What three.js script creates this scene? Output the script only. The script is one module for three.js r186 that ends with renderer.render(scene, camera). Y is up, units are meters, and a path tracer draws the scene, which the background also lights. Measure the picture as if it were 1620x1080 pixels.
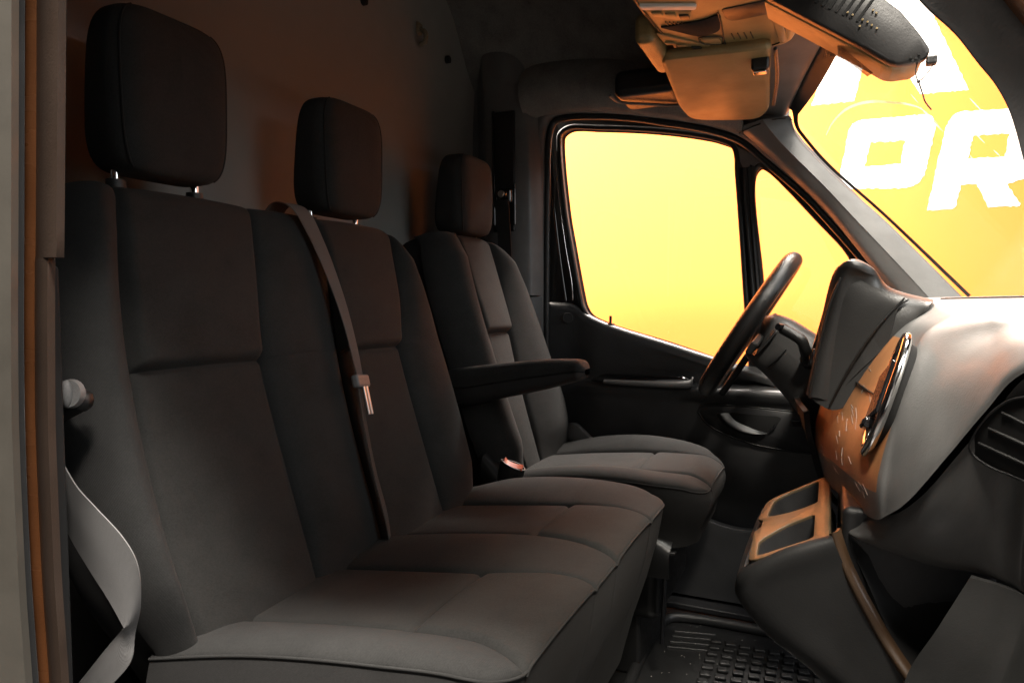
import * as THREE from 'three';
import { RoundedBoxGeometry } from 'three/addons/geometries/RoundedBoxGeometry.js';
import { mergeGeometries as mergeRaw, toCreasedNormals } from 'three/addons/utils/BufferGeometryUtils.js';
import { RectAreaLightUniformsLib } from 'three/addons/lights/RectAreaLightUniformsLib.js';

// ---------------------------------------------------------------- camera, light, exposure
const scene = new THREE.Scene();
scene.background = new THREE.Color(0.004, 0.004, 0.0045);
const camera = new THREE.PerspectiveCamera(52.29, 1024 / 682, 0.02, 60);
camera.position.set(0, 0.86, 0);
camera.lookAt(-0.41471279, 0.80557264, -0.90832316);
scene.add(camera);
const renderer = new THREE.WebGLRenderer({ antialias: true });
renderer.setSize(1024, 682);
renderer.toneMapping = THREE.LinearToneMapping;
renderer.toneMappingExposure = 1;
renderer.shadowMap.enabled = true;
RectAreaLightUniformsLib.init();
function softbox(color, intensity, w, h, from, to) {
  const l = new THREE.RectAreaLight(color, intensity, w, h);
  l.position.set(...from); l.lookAt(...to); scene.add(l);
  return l;
}
softbox(0xfff3e4, 135, 3.4, 1.0, [-3.6, 3.6, -2.75], [-3.2, 1.0, -4.2]);     // strip that washes the painted wall
softbox(0xfffaf4, 45, 0.5, 0.9, [0.72, 3.1, -1.7], [0.0, 0.8, -1.5]);       // ceiling softbox above the windscreen
softbox(0xfff6ec, 270, 0.9, 0.25, [0.6, 3.2, 0.12], [-0.4, 0.5, -0.6]);         // ceiling softbox over the open door
softbox(0xfff6ec, 320, 1.2, 0.35, [-0.55, 3.2, 0.17], [-0.5, 0.5, -0.55]);       // strip light along the open door
softbox(0xfff6ec, 125, 1.2, 0.6, [-0.3, 3.0, -3.5], [-0.33, 0.5, -1.65]);        // ceiling softbox beyond the driver's door
softbox(0xf6f9ff, 6, 2.0, 2.0, [3.4, 2.5, -0.6], [-0.8, 0.9, -1.0]);          // softbox out in front of the van
softbox(0xfff8f0, 0.6, 2.0, 2.0, [0.4, 1.5, 2.6], [0, 0.6, -0.8]);            // weak fill added behind the photographer, no such lamp seen

// ---------------------------------------------------------------- helpers
const mergeGeometries = (gs) => mergeRaw(gs.map((g) => { const q = g.index ? g.toNonIndexed() : g.clone(); for (const k of Object.keys(q.attributes)) if (!['position', 'normal', 'uv'].includes(k)) q.deleteAttribute(k); return q; }));
let seed = 7;
const rnd = () => { seed = (seed * 16807) % 2147483647; return seed / 2147483647; };
const V = (x, y, z) => new THREE.Vector3(x, y, z);
const used = {};
function numbered(n) { used[n] = (used[n] ?? -1) + 1; return used[n] ? n + '_' + String(used[n]).padStart(3, '0') : n; }
const bases = new WeakMap();
function thing(name, label, category, base = [0, 0, 0], group) {
  const o = new THREE.Group(); o.name = numbered(name); o.position.set(...base); scene.add(o);
  o.userData = { label, category }; if (group) o.userData.group = group;
  bases.set(o, base); return o;
}
function structure(name) { const o = new THREE.Group(); o.name = name; o.userData = { kind: 'structure' }; scene.add(o); bases.set(o, [0, 0, 0]); return o; }
function part(parent, name, geo, mat, label) {        // geometry given in metres of the whole place
  const b = bases.get(parent);
  const g = geo.clone(); g.translate(-b[0], -b[1], -b[2]);
  const m = new THREE.Mesh(g, mat); m.name = name; m.castShadow = m.receiveShadow = true;
  if (label) m.userData.label = label;
  parent.add(m); bases.set(m, b); return m;
}
function table(rows) {                                 // smooth curve through [t, value] rows
  return (t) => {
    const n = rows.length;
    if (t <= rows[0][0]) return rows[0][1];
    if (t >= rows[n - 1][0]) return rows[n - 1][1];
    let i = 0; while (t > rows[i + 1][0]) i++;
    const sl = (k) => (rows[k + 1][1] - rows[k][1]) / (rows[k + 1][0] - rows[k][0]);
    const m = (k) => { if (k === 0) return sl(0); if (k === n - 1) return sl(n - 2); const a = sl(k - 1), b = sl(k); return a * b <= 0 ? 0 : 2 * a * b / (a + b); };
    const h = rows[i + 1][0] - rows[i][0], u = (t - rows[i][0]) / h, u2 = u * u, u3 = u2 * u;
    return (2 * u3 - 3 * u2 + 1) * rows[i][1] + (u3 - 2 * u2 + u) * h * m(i) + (3 * u2 - 2 * u3) * rows[i + 1][1] + (u3 - u2) * h * m(i + 1);
  };
}
const cr = (p0, p1, p2, p3, t) => 0.5 * (2 * p1 + (p2 - p0) * t + (2 * p0 - 5 * p1 + 4 * p2 - p3) * t * t + (3 * p1 - p0 - 3 * p2 + p3) * t * t * t);
function smoothLine(pts, n, closed = false) {         // n samples along a spline through points
  const c = new THREE.CatmullRomCurve3(pts.map((p) => V(p[0], p[1], p[2] ?? 0)), closed, 'centripetal');
  return c.getPoints(n);
}
function fine(rows, nu, nv) {                          // rows of [x,y,z] refined to a fine grid by splines
  const R = rows.map((r) => { const o = []; for (let k = 0; k < r.length - 1; k++) for (let s = 0; s < nu; s++) { const t = s / nu, a = r[Math.max(k - 1, 0)], b = r[k], c = r[k + 1], d = r[Math.min(k + 2, r.length - 1)]; o.push([0, 1, 2].map((q) => cr(a[q], b[q], c[q], d[q], t))); } o.push(r[r.length - 1]); return o; });
  const out = [];
  for (let k = 0; k < R.length - 1; k++) for (let s = 0; s < nv; s++) { const t = s / nv, a = R[Math.max(k - 1, 0)], b = R[k], c = R[k + 1], d = R[Math.min(k + 2, R.length - 1)]; out.push(b.map((_, j) => [0, 1, 2].map((q) => cr(a[j][q], b[j][q], c[j][q], d[j][q], t)))); }
  out.push(R[R.length - 1]);
  return out.map((r) => r.map((p) => V(...p)));
}
function gridNormals(G) {
  const N = G.map((r) => r.map(() => V(0, 0, 0)));
  for (let i = 0; i < G.length - 1; i++) for (let j = 0; j < G[0].length - 1; j++) {
    const a = G[i][j], b = G[i][j + 1], c = G[i + 1][j + 1], d = G[i + 1][j];
    const n = V().subVectors(c, a).cross(V().subVectors(d, b));
    N[i][j].add(n); N[i][j + 1].add(n); N[i + 1][j].add(n); N[i + 1][j + 1].add(n);
  }
  N.forEach((r) => r.forEach((n) => n.normalize()));
  return N;
}
function rawGeo(pos, nor, uv, idx) {
  const g = new THREE.BufferGeometry();
  g.setAttribute('position', new THREE.Float32BufferAttribute(pos, 3));
  if (nor) g.setAttribute('normal', new THREE.Float32BufferAttribute(nor, 3));
  g.setAttribute('uv', new THREE.Float32BufferAttribute(uv, 2));
  g.setIndex(idx); if (!nor) g.computeVertexNormals();
  return g;
}
function gridUV(G) {                                   // metres along rows and columns
  const U = G.map((r) => { let s = 0; return r.map((p, j) => (j ? (s += p.distanceTo(r[j - 1])) : 0)); });
  const W = G.map(() => []);
  for (let j = 0; j < G[0].length; j++) { let s = 0; for (let i = 0; i < G.length; i++) { if (i) s += G[i][j].distanceTo(G[i - 1][j]); W[i][j] = s; } }
  return G.map((r, i) => r.map((_, j) => [U[i][j], W[i][j]]));
}
function surface(G, pick, UV) {                       // grid -> Map(region name -> geometry), one set of smooth normals
  const N = gridNormals(G), uv = UV || gridUV(G), regs = new Map();
  for (let i = 0; i < G.length - 1; i++) for (let j = 0; j < G[0].length - 1; j++) {
    const k = pick ? pick(i, j) : 'all'; if (!k) continue;
    if (!regs.has(k)) regs.set(k, { map: new Map(), pos: [], nor: [], uv: [], idx: [] });
    const r = regs.get(k);
    const v = (a, b) => { const key = a * 100000 + b; let q = r.map.get(key); if (q === undefined) { q = r.pos.length / 3; r.map.set(key, q); r.pos.push(...G[a][b].toArray()); r.nor.push(...N[a][b].toArray()); r.uv.push(...uv[a][b]); } return q; };
    const A = v(i, j), B = v(i, j + 1), C = v(i + 1, j + 1), D = v(i + 1, j);
    r.idx.push(A, B, C, A, C, D);
  }
  const out = new Map(); regs.forEach((r, k) => out.set(k, rawGeo(r.pos, r.nor, r.uv, r.idx)));
  return out;
}
function sheet(G, thick, flip = false) {               // curved panel with real thickness behind its face
  const N = gridNormals(G), s = flip ? -1 : 1, uv = gridUV(G);
  const rows = G.length, cols = G[0].length;
  const B = G.map((r, i) => r.map((p, j) => p.clone().addScaledVector(N[i][j], -s * thick)));
  const geos = [surface(G, null, uv).get('all'), surface(B, null, uv).get('all')];
  const loop = [];
  for (let j = 0; j < cols; j++) loop.push([0, j]);
  for (let i = 1; i < rows; i++) loop.push([i, cols - 1]);
  for (let j = cols - 2; j >= 0; j--) loop.push([rows - 1, j]);
  for (let i = rows - 2; i >= 0; i--) loop.push([i, 0]);
  geos.push(surface([loop.map(([i, j]) => G[i][j]), loop.map(([i, j]) => B[i][j])]).get('all'));
  return mergeGeometries(geos);
}
const net = (rows, nu, nv, thick, flip) => sheet(fine(rows, nu, nv), thick, flip);
function shape2(pts, round) {                          // polygon, each corner rounded by its own or a common radius
  pts = pts.filter((p, i) => { const q = pts[(i + 1) % pts.length]; return Math.hypot(p[0] - q[0], p[1] - q[1]) > 1e-6; });
  const s = new THREE.Shape(), n = pts.length;
  pts.forEach((p, i) => {
    const a = pts[(i + n - 1) % n], b = pts[(i + 1) % n], r0 = p[2] ?? round ?? 0;
    const la = Math.hypot(a[0] - p[0], a[1] - p[1]), lb = Math.hypot(b[0] - p[0], b[1] - p[1]), r = Math.min(r0, la * 0.49, lb * 0.49);
    const A = [p[0] + (a[0] - p[0]) * r / la, p[1] + (a[1] - p[1]) * r / la], B = [p[0] + (b[0] - p[0]) * r / lb, p[1] + (b[1] - p[1]) * r / lb];
    if (i === 0) s.moveTo(...A); else s.lineTo(...A);
    if (r > 0) s.quadraticCurveTo(p[0], p[1], B[0], B[1]);
  });
  s.closePath(); return s;
}
function plate(outline, holes, zFront, depth, bevel = 0.004, round = 0) {   // an XY outline whose face looks to +z
  const s = outline instanceof THREE.Shape ? outline : shape2(outline, round);
  s.holes = (holes || []).map((h) => (h instanceof THREE.Shape ? h : shape2(h, round)));
  const g = new THREE.ExtrudeGeometry(s, { depth: Math.max(depth - 2 * bevel, 0.0005), bevelEnabled: bevel > 0, bevelSize: bevel, bevelThickness: bevel, bevelSegments: 4, bevelOffset: -bevel, curveSegments: 10 });
  g.translate(0, 0, zFront - bevel - Math.max(depth - 2 * bevel, 0.0005));
  return toCreasedNormals(g, 0.6);
}
function lay(g, ex, ey, o) {                           // stand a plate (its XY, +z face) on axes ex, ey at o
  const X = V(...ex).normalize(), Y0 = V(...ey), Z = V().crossVectors(X, Y0).normalize(), Y = V().crossVectors(Z, X);
  g.applyMatrix4(new THREE.Matrix4().makeBasis(X, Y, Z).setPosition(...o)); return g;
}
function tube(pts, r, closed = false, n = 90, rad = 8) {
  const c = new THREE.CatmullRomCurve3(pts.map((p) => V(...p)), closed, 'centripetal');
  const g = new THREE.TubeGeometry(c, n, r, rad, closed); if (closed) return g;
  const caps = [0, 1].map((t) => { const s = new THREE.SphereGeometry(r, 8, 6); s.translate(...c.getPoint(t).toArray()); return s; });
  return mergeGeometries([g, ...caps]);
}
function box(x0, x1, y0, y1, z0, z1, r = 0.004) { const g = new RoundedBoxGeometry(x1 - x0, y1 - y0, z1 - z0, 3, Math.min(r, (x1 - x0) * 0.49, (y1 - y0) * 0.49, (z1 - z0) * 0.49)); g.translate((x0 + x1) / 2, (y0 + y1) / 2, (z0 + z1) / 2); return g; }
function cyl(a, b, ra, rb = ra, n = 20) { const A = V(...a), B = V(...b), g = new THREE.CylinderGeometry(rb, ra, A.distanceTo(B), n); g.applyQuaternion(new THREE.Quaternion().setFromUnitVectors(V(0, 1, 0), B.clone().sub(A).normalize())); const m = A.add(B).multiplyScalar(0.5); g.translate(m.x, m.y, m.z); return g; }
function ribbon(pts, across, w, thick, n = 60) {       // webbing: centre line, direction across it at each point
  const c = smoothLine(pts, n), a = smoothLine(across, n);
  const G = c.map((p, i) => { const d = a[i].clone().normalize(); return [-1, -0.5, 0, 0.5, 1].map((k) => p.clone().addScaledVector(d, k * w / 2)); });
  return sheet(G, thick);
}
// ---------------------------------------------------------------- materials
function noiseTex(n, fn, srgb = false) {
  const d = new Uint8Array(n * n * 4);
  for (let y = 0; y < n; y++) for (let x = 0; x < n; x++) { const v = fn(x, y), k = (y * n + x) * 4; const c = Array.isArray(v) ? v : [v, v, v]; for (let q = 0; q < 3; q++) d[k + q] = Math.max(0, Math.min(255, c[q])); d[k + 3] = 255; }
  const t = new THREE.DataTexture(d, n, n); t.wrapS = t.wrapT = THREE.RepeatWrapping; t.magFilter = THREE.LinearFilter; t.minFilter = THREE.LinearMipmapLinearFilter; t.generateMipmaps = true;
  if (srgb) t.colorSpace = THREE.SRGBColorSpace; t.needsUpdate = true; return t;
}
function lattice(n) { const a = Array.from({ length: n * n }, rnd); return (x, y, s) => { const u = x * s, v = y * s, i = Math.floor(u), j = Math.floor(v), f = u - i, g = v - j, m = Math.round(s * 256), w = (p, q) => a[((q % m + m) % m % n) * n + ((p % m + m) % m % n)], e = f * f * (3 - 2 * f), h = g * g * (3 - 2 * g); return (w(i, j) * (1 - e) + w(i + 1, j) * e) * (1 - h) + (w(i, j + 1) * (1 - e) + w(i + 1, j + 1) * e) * h; }; }
const L = lattice(256);
const fbm = (x, y) => 0.5 * L(x, y, 1 / 32) + 0.25 * L(x, y, 1 / 16) + 0.15 * L(x, y, 1 / 8) + 0.1 * L(x, y, 1 / 4);
const weave = noiseTex(256, (x, y) => 120 + 70 * Math.sin(x * Math.PI / 4) * Math.sin(y * Math.PI / 4) + 60 * (rnd() - 0.5));
weave.repeat.set(16, 16);
const grainBump = noiseTex(256, (x, y) => 90 + 70 * L(x, y, 0.5) + 50 * L(x, y, 0.25) + 40 * rnd());
grainBump.repeat.set(8, 8);
const wearMap = noiseTex(256, (x, y) => { const v = 205 + 95 * (fbm(x, y) - 0.5) + 16 * (rnd() - 0.5); return v; });
wearMap.repeat.set(2.3, 2.3);
const fabricMap = noiseTex(256, (x, y) => { const v = 185 + 110 * (fbm(x, y) - 0.5) + 90 * (rnd() - 0.5); return [v, v * 0.985, v * 0.96]; });
fabricMap.repeat.set(3.1, 3.1);
const roughMap = noiseTex(256, (x, y) => 190 + 90 * (fbm(x, y) - 0.5));
roughMap.repeat.set(3, 3);
const lin = (r, g, b) => new THREE.Color().setRGB(r, g, b);
const plastic = (c, rough, o = {}) => new THREE.MeshStandardMaterial({ color: c, roughness: rough, map: wearMap, roughnessMap: roughMap, bumpMap: grainBump, bumpScale: 0.0003, side: THREE.DoubleSide, ...o });
const cloth = (c, o = {}) => new THREE.MeshPhysicalMaterial({ color: c, roughness: 0.95, map: fabricMap, bumpMap: weave, bumpScale: 0.0006, sheen: 0.15, sheenRoughness: 0.6, sheenColor: lin(0.12, 0.11, 0.1), side: THREE.DoubleSide, ...o });
const M = {
  fabric: cloth(lin(0.0215, 0.0217, 0.021)), panelFabric: cloth(lin(0.024, 0.0238, 0.0224)), fabricDark: cloth(lin(0.015, 0.0145, 0.014)),
  vinyl: plastic(lin(0.035, 0.034, 0.034), 0.6),
  dash: plastic(lin(0.19, 0.188, 0.185), 0.6), hood: plastic(lin(0.04, 0.04, 0.0395), 0.5), pillar: plastic(lin(0.2, 0.198, 0.194), 0.6), brown: plastic(lin(0.5, 0.22, 0.09), 0.5), louvre: plastic(lin(0.06, 0.06, 0.06), 0.5), dashLow: plastic(lin(0.105, 0.104, 0.102), 0.6), dark: plastic(lin(0.022, 0.022, 0.023), 0.55),  // brown: reflected orange window light put into the grey stack's colour
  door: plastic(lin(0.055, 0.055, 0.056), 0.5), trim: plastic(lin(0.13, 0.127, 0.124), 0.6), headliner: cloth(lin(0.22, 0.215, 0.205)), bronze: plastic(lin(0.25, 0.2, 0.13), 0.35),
  bulk: plastic(lin(0.22, 0.213, 0.2), 0.75, { map: null }), console: plastic(lin(0.31, 0.215, 0.09), 0.5), visor: plastic(lin(0.33, 0.225, 0.095), 0.7),  // console and visor are grey; their tan holds orange window light
  rubber: plastic(lin(0.014, 0.014, 0.014), 0.5), gloss: new THREE.MeshPhysicalMaterial({ color: lin(0.008, 0.008, 0.009), roughness: 0.12, clearcoat: 0.6 }),
  chrome: new THREE.MeshStandardMaterial({ color: lin(0.75, 0.75, 0.75), metalness: 1, roughness: 0.13 }),
  steel: new THREE.MeshStandardMaterial({ color: lin(0.8, 0.79, 0.77), metalness: 0.9, roughness: 0.3 }),
  darkBelt: cloth(lin(0.07, 0.068, 0.066), { sheen: 0.1 }), belt: cloth(lin(0.095, 0.093, 0.09), { sheen: 0.1, map: null }), nearBelt: cloth(lin(0.13, 0.128, 0.126), { sheen: 0.1, map: null }),
  leather: plastic(lin(0.022, 0.021, 0.021), 0.42, { bumpScale: 0.0004 }),
  orange: plastic(lin(0.5, 0.075, 0.02), 0.6),
  paint: plastic(lin(0.062, 0.057, 0.048), 0.5, { bumpScale: 0 }), trimGlowTint: plastic(lin(0.04, 0.027, 0.02), 0.5), beadGlowTint: plastic(lin(0.1, 0.038, 0.014), 0.35),  // trim and bead colours hold the orange light falling on them
  tray: plastic(lin(0.095, 0.066, 0.034), 0.6), edge: plastic(lin(0.06, 0.034, 0.018), 0.55),  // tan of tray and brown of edge hold orange light in the colour
  glass: new THREE.MeshPhysicalMaterial({ color: 0xffffff, roughness: 0, transmission: 1, thickness: 0, ior: 1.45, side: THREE.DoubleSide }),
  screenGlass: new THREE.MeshPhysicalMaterial({ color: lin(0.95, 0.95, 0.93), roughness: 0, transmission: 1, thickness: 0, ior: 1.2, specularIntensity: 0.3, side: THREE.DoubleSide }),
  smear: new THREE.MeshPhysicalMaterial({ color: lin(0.95, 0.93, 0.9), roughness: 1, transmission: 0.7, thickness: 0, transparent: true, opacity: 0.5, side: THREE.DoubleSide }),
  dots: new THREE.MeshStandardMaterial({ color: lin(0.03, 0.03, 0.035), roughness: 0.7, transparent: true, opacity: 0.6, side: THREE.DoubleSide }),
  column: plastic(lin(0.05, 0.049, 0.048), 0.6),
  dashDark: plastic(lin(0.06, 0.06, 0.059), 0.6),
  matt: plastic(lin(0.012, 0.012, 0.012), 1),
  gritStone: plastic(lin(0.4, 0.38, 0.34), 0.8),
  scratch: plastic(lin(0.35, 0.33, 0.3), 0.8),
  hole: new THREE.MeshStandardMaterial({ color: lin(0.004, 0.004, 0.004), roughness: 0.9 }),
  lens: new THREE.MeshPhysicalMaterial({ color: lin(0.7, 0.68, 0.64), roughness: 0.35 }),
  console2: plastic(lin(0.017, 0.017, 0.017), 0.6),
  mat: plastic(lin(0.02, 0.02, 0.02), 0.45),
};

// ---------------------------------------------------------------- the studio round the van
const wallTex = noiseTex(256, (x, y) => { const v = 1 + 0.05 * (fbm(x, y) - 0.5); return [255 * 0.95 * v, 255 * 0.515 * v, 255 * 0.21 * v]; }, true);
wallTex.repeat.set(0.3, 0.3);
const wall = structure('wall_back');
part(wall, 'wall_face', (() => { const g = new THREE.BoxGeometry(11.4, 7, 0.2); g.translate(-3.3, 2.9, -4.3); return g; })(), new THREE.MeshStandardMaterial({ color: lin(1, 0.98, 0.98), map: wallTex, roughness: 0.8 }));
const studioFloor = structure('studio_floor');
part(studioFloor, 'floor_slab', (() => { const g = new THREE.BoxGeometry(24, 0.1, 16); g.translate(0, -0.65, 0); return g; })(), new THREE.MeshStandardMaterial({ color: lin(0.06, 0.059, 0.057), roughness: 0.7 }));
const white = new THREE.MeshStandardMaterial({ color: lin(0.86, 0.85, 0.83), roughness: 0.8 });
// sloping white capitals painted on the wall: A above, O and R below
function ragged(pts, amp) {                            // brush-torn edges
  const out = [];
  pts.forEach((p, i) => { const q = pts[(i + 1) % pts.length], d = Math.hypot(q[0] - p[0], q[1] - p[1]), n = Math.max(1, Math.round(d / 0.012)); for (let k = 0; k < n; k++) { const t = k / n, a = p[2] ?? amp; const w = k ? a * (rnd() - 0.5) * 2 : 0; out.push([p[0] + (q[0] - p[0]) * t - (q[1] - p[1]) / d * w, p[1] + (q[1] - p[1]) * t + (q[0] - p[0]) / d * w]); } });
  return out;
}
for (const [o, h] of [
  [[[0.070,1.776],[0.090,1.821],[0.137,1.838],[0.295,1.834],[0.425,1.833],[0.458,1.819],[0.476,1.773],[0.433,1.524],[0.401,1.482],[0.350,1.463],[0.146,1.473],[0.062,1.482],[0.031,1.521]], [[[0.176,1.714],[0.339,1.710],[0.324,1.590],[0.152,1.590]]]],
  [[[0.515,1.732],[0.530,1.786],[0.551,1.815],[0.588,1.830],[0.787,1.823],[0.893,1.818],[0.928,1.800],[0.934,1.767],[0.912,1.542],[0.894,1.495],[0.849,1.471],[0.789,1.451],[0.848,1.353],[0.843,1.342],[0.714,1.342],[0.663,1.462],[0.594,1.464],[0.575,1.356],[0.559,1.343],[0.448,1.341]], [[[0.640,1.704],[0.793,1.701],[0.776,1.587],[0.617,1.591]]]],
  [[[-0.114,1.941],[0.059,2.470],[0.144,2.727],[0.306,2.694],[0.413,2.407],[0.614,1.935],[0.401,1.939],[0.182,2.366],[0.095,1.941]], []]])
  part(wall, 'letter', plate(shape2(ragged(o, 0.0035)), h.map((q) => shape2(ragged(q, 0.004))), -4.1985, 0.0012, 0), white);

// ---------------------------------------------------------------- van shell
const floor = structure('floor');
part(floor, 'floor_pan', box(-1.1, 0.9, -0.06, 0.0, -2.1, -0.36), M.rubber);
part(floor, 'sill_step', box(-0.42, 0.4, 0.004, 0.02, -2.04, -1.93, 0.004), M.dark);
const ceiling = structure('ceiling');
{
  const zs = [-2.04, -1.98, -1.85, -1.6, -1.2, -0.8, -0.55, -0.42];
  const drop = [0.40, 0.30, 0.12, 0.02, 0, 0.02, 0.12, 0.3];
  const xs = [[-1.12, 1.86], [-0.9, 1.85], [-0.65, 1.8], [-0.48, 1.68], [-0.38, 1.5], [-0.3, 1.40], [-0.2, 1.385]];
  const rows = xs.map(([x, y]) => zs.map((z, k) => [x, Math.max(1.40, y - drop[k] * Math.max(0, (y - 1.38) / 0.47)), z]));
  part(ceiling, 'roof_lining', net(rows, 6, 6, 0.03, true), M.headliner);
  part(ceiling, 'roof_skin', box(-1.14, -0.1, 1.93, 1.97, -2.14, -0.36), M.dark);
  // header between the lining and the top edge of the windscreen
  const H = [
    [[-0.33, 1.40, -2.0], [-0.33, 1.40, -1.8], [-0.33, 1.41, -1.5], [-0.33, 1.42, -1.2], [-0.33, 1.42, -0.8], [-0.33, 1.40, -0.42]],
    [[-0.2, 1.372, -2.0], [-0.2, 1.375, -1.8], [-0.18, 1.395, -1.5], [-0.17, 1.40, -1.2], [-0.18, 1.395, -0.8], [-0.2, 1.37, -0.42]],
    [[-0.13, 1.352, -1.99], [-0.09, 1.375, -1.8], [-0.03, 1.408, -1.52], [0.0, 1.42, -1.2], [-0.03, 1.40, -0.8], [-0.13, 1.34, -0.44]],
    [[-0.112, 1.36, -1.99], [-0.068, 1.388, -1.8], [-0.005, 1.42, -1.52], [0.02, 1.435, -1.2], [-0.01, 1.415, -0.8], [-0.11, 1.35, -0.44]]];
  part(ceiling, 'windscreen_header', net(H, 8, 6, 0.02, true), M.trim);
}
const bulkhead = structure('wall_bulkhead');
{
  const rows = [0.0, 0.5, 1.0, 1.4, 1.6, 1.75, 1.9].map((y, i) => [-2.08, -2.02, -1.9, -1.6, -1.2, -0.8, -0.4].map((z, k) => [-1.1 + (k === 0 ? 0.07 : k === 1 ? 0.03 : 0) + (i > 3 ? (i - 3) * 0.012 : 0), y, z]));
  part(bulkhead, 'bulkhead_panel', net(rows, 5, 4, 0.03), M.bulk);
  part(bulkhead, 'coat_hook', mergeGeometries([box(-1.085, -1.05, 1.605, 1.64, -1.705, -1.675, 0.008), tube([[-1.055, 1.622, -1.69], [-1.035, 1.607, -1.69], [-1.037, 1.583, -1.69], [-1.048, 1.579, -1.69]], 0.007)]), M.bronze);
  for (const [y, z] of [[1.588, -1.85], [1.6, -1.437]]) part(bulkhead, 'screw_plug', cyl([-1.085, y, z], [-1.05, y, z], 0.011), M.hole);
}
// side of the body round the driver's door
const side = structure('wall_side');
{
  const hole = smoothLine([[-0.812, 0.3], [-0.814, 0.86], [-0.812, 1.212], [-0.808, 1.37], [-0.793, 1.42], [-0.765, 1.432], [-0.635, 1.424], [-0.467, 1.392], [-0.309, 1.35], [-0.229, 1.313], [-0.161, 1.25], [-0.065, 1.156], [0.0, 1.08], [0.097, 0.958], [0.2, 0.82], [0.3, 0.62], [0.3, 0.2], [0.2, 0.03], [-0.7, 0.03], [-0.79, 0.12]], 160, true).map((p) => [p.x, p.y]);
  part(side, 'door_surround', plate([[-1.14, -0.05], [0.95, -0.05], [0.95, 0.78], [0.34, 0.82], [0.22, 0.955], [-0.07, 1.285], [-0.11, 1.345], [-0.11, 1.42], [-0.16, 1.95], [-1.14, 1.95]], [hole], -1.995, 0.075, 0.018), M.trim);
  part(side, 'door_gasket', tube(hole.filter((_, i) => i % 3 === 0).map(([x, y]) => [x + (x < -0.5 ? 0.006 : -0.003), y - 0.006, -2.03]), 0.011, true, 260), M.rubber);
  // soft roll of the headlining over the window
  part(side, 'roof_side_roll', net([[-0.86, 1.43, 1.47], [-0.8, 1.452, 1.49], [-0.635, 1.447, 1.485], [-0.467, 1.415, 1.455], [-0.309, 1.373, 1.413], [-0.22, 1.338, 1.378]].map(([x, a, b]) => [[x, a - 0.012, -1.994], [x, a, -1.972], [x, b, -1.94], [x, b + 0.05, -1.95], [x, b + 0.1, -1.99]]), 5, 6, 0.012), M.headliner);
}
// near side of the body round the open passenger door (the camera stands in it)
const nearSide = structure('wall_near_side');
part(nearSide, 'roof_rail', box(-1.14, 0.0, 1.425, 1.95, -0.41, -0.36, 0.015), M.dark);
part(nearSide, 'rear_quarter', box(-1.14, -0.80, -0.05, 1.95, -0.43, -0.36, 0.01), M.dark);

// ---------------------------------------------------------------- pillar beside the open passenger door, far left
{
  const t = thing('door_pillar', 'upright door pillar with beige painted edge, black seal and trim tinted brown for orange light at far left', 'door pillar', [-0.72, 0, -0.42]);
  const bow = table([[0.1, 0.02], [0.477, 0.003], [0.6, -0.003], [0.72, -0.004], [0.82, 0], [0.97, 0.01], [1.15, 0.022], [1.9, 0.07]]);
  const strip = (x0, x1, z0, z1, bulge, mat, name, y0 = 0.1, y1 = 1.9) => part(t, name, sheet(Array.from({ length: 40 }, (_, i) => { const y = y0 + (y1 - y0) * i / 39; return Array.from({ length: 9 }, (_, j) => { const f = j / 8; return V(x0 + (x1 - x0) * f + bow(y), y, z0 + (z1 - z0) * f + bulge * Math.sin(Math.PI * f)); }); }), 0.008, true), mat);
  strip(-0.80, -0.703, -0.398, -0.406, 0.006, M.paint, 'painted_edge');
  strip(-0.765, -0.7395, -0.437, -0.437, 0.0, M.matt, 'seal_channel');
  strip(-0.742, -0.7365, -0.428, -0.43, 0.003, M.matt, 'rubber_seal');
  part(t, 'seal_lip', tube(Array.from({ length: 16 }, (_, i) => { const y = 1.9 - 1.8 * i / 15; return [-0.7355 + bow(y), y, -0.4285]; }), 0.0016, false, 90), M.dash);
  strip(-0.745, -0.7335, -0.446, -0.444, 0.005, M.beadGlowTint, 'trim_bead');
  strip(-0.731, -0.69, -0.446, -0.441, 0.002, M.trimGlowTint, 'pillar_trim', 0.905, 1.9);
  strip(-0.731, -0.705, -0.446, -0.442, 0.002, M.trimGlowTint, 'lower_trim', 0.1, 0.905);
  part(t, 'belt_slot', box(-0.95, -0.745, 0.1, 0.9, -0.475, -0.46), M.hole);
}
// ---------------------------------------------------------------- driver's door
const sill = [[-0.84, 0.868], [-0.752, 0.865], [-0.728, 0.858], [-0.708, 0.842], [-0.684, 0.828], [-0.637, 0.807], [-0.57, 0.785], [-0.46, 0.754], [-0.316, 0.711], [-0.2, 0.678], [0.08, 0.612], [0.3, 0.57]];
const winHole = smoothLine([[-0.785, 1.365], [-0.781, 1.39], [-0.753, 1.407], [-0.66, 1.398], [-0.502, 1.376], [-0.375, 1.35], [-0.295, 1.326], [-0.256, 1.302], [-0.244, 1.209], [-0.215, 0.866], [-0.199, 0.679], [-0.202, 0.66], [-0.316, 0.7], [-0.46, 0.745], [-0.57, 0.775], [-0.637, 0.797], [-0.684, 0.82], [-0.704, 0.85], [-0.713, 0.885], [-0.741, 1.026], [-0.763, 1.145]], 170, true).map((p) => [p.x, p.y]);
const qHole = smoothLine([[-0.203, 1.222], [-0.184, 1.245], [-0.165, 1.236], [-0.025, 1.08], [0.042, 1.0], [0.055, 0.971], [0.062, 0.66], [0.05, 0.645], [-0.14, 0.66], [-0.156, 0.68], [-0.178, 0.925]], 120, true).map((p) => [p.x, p.y]);
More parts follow.
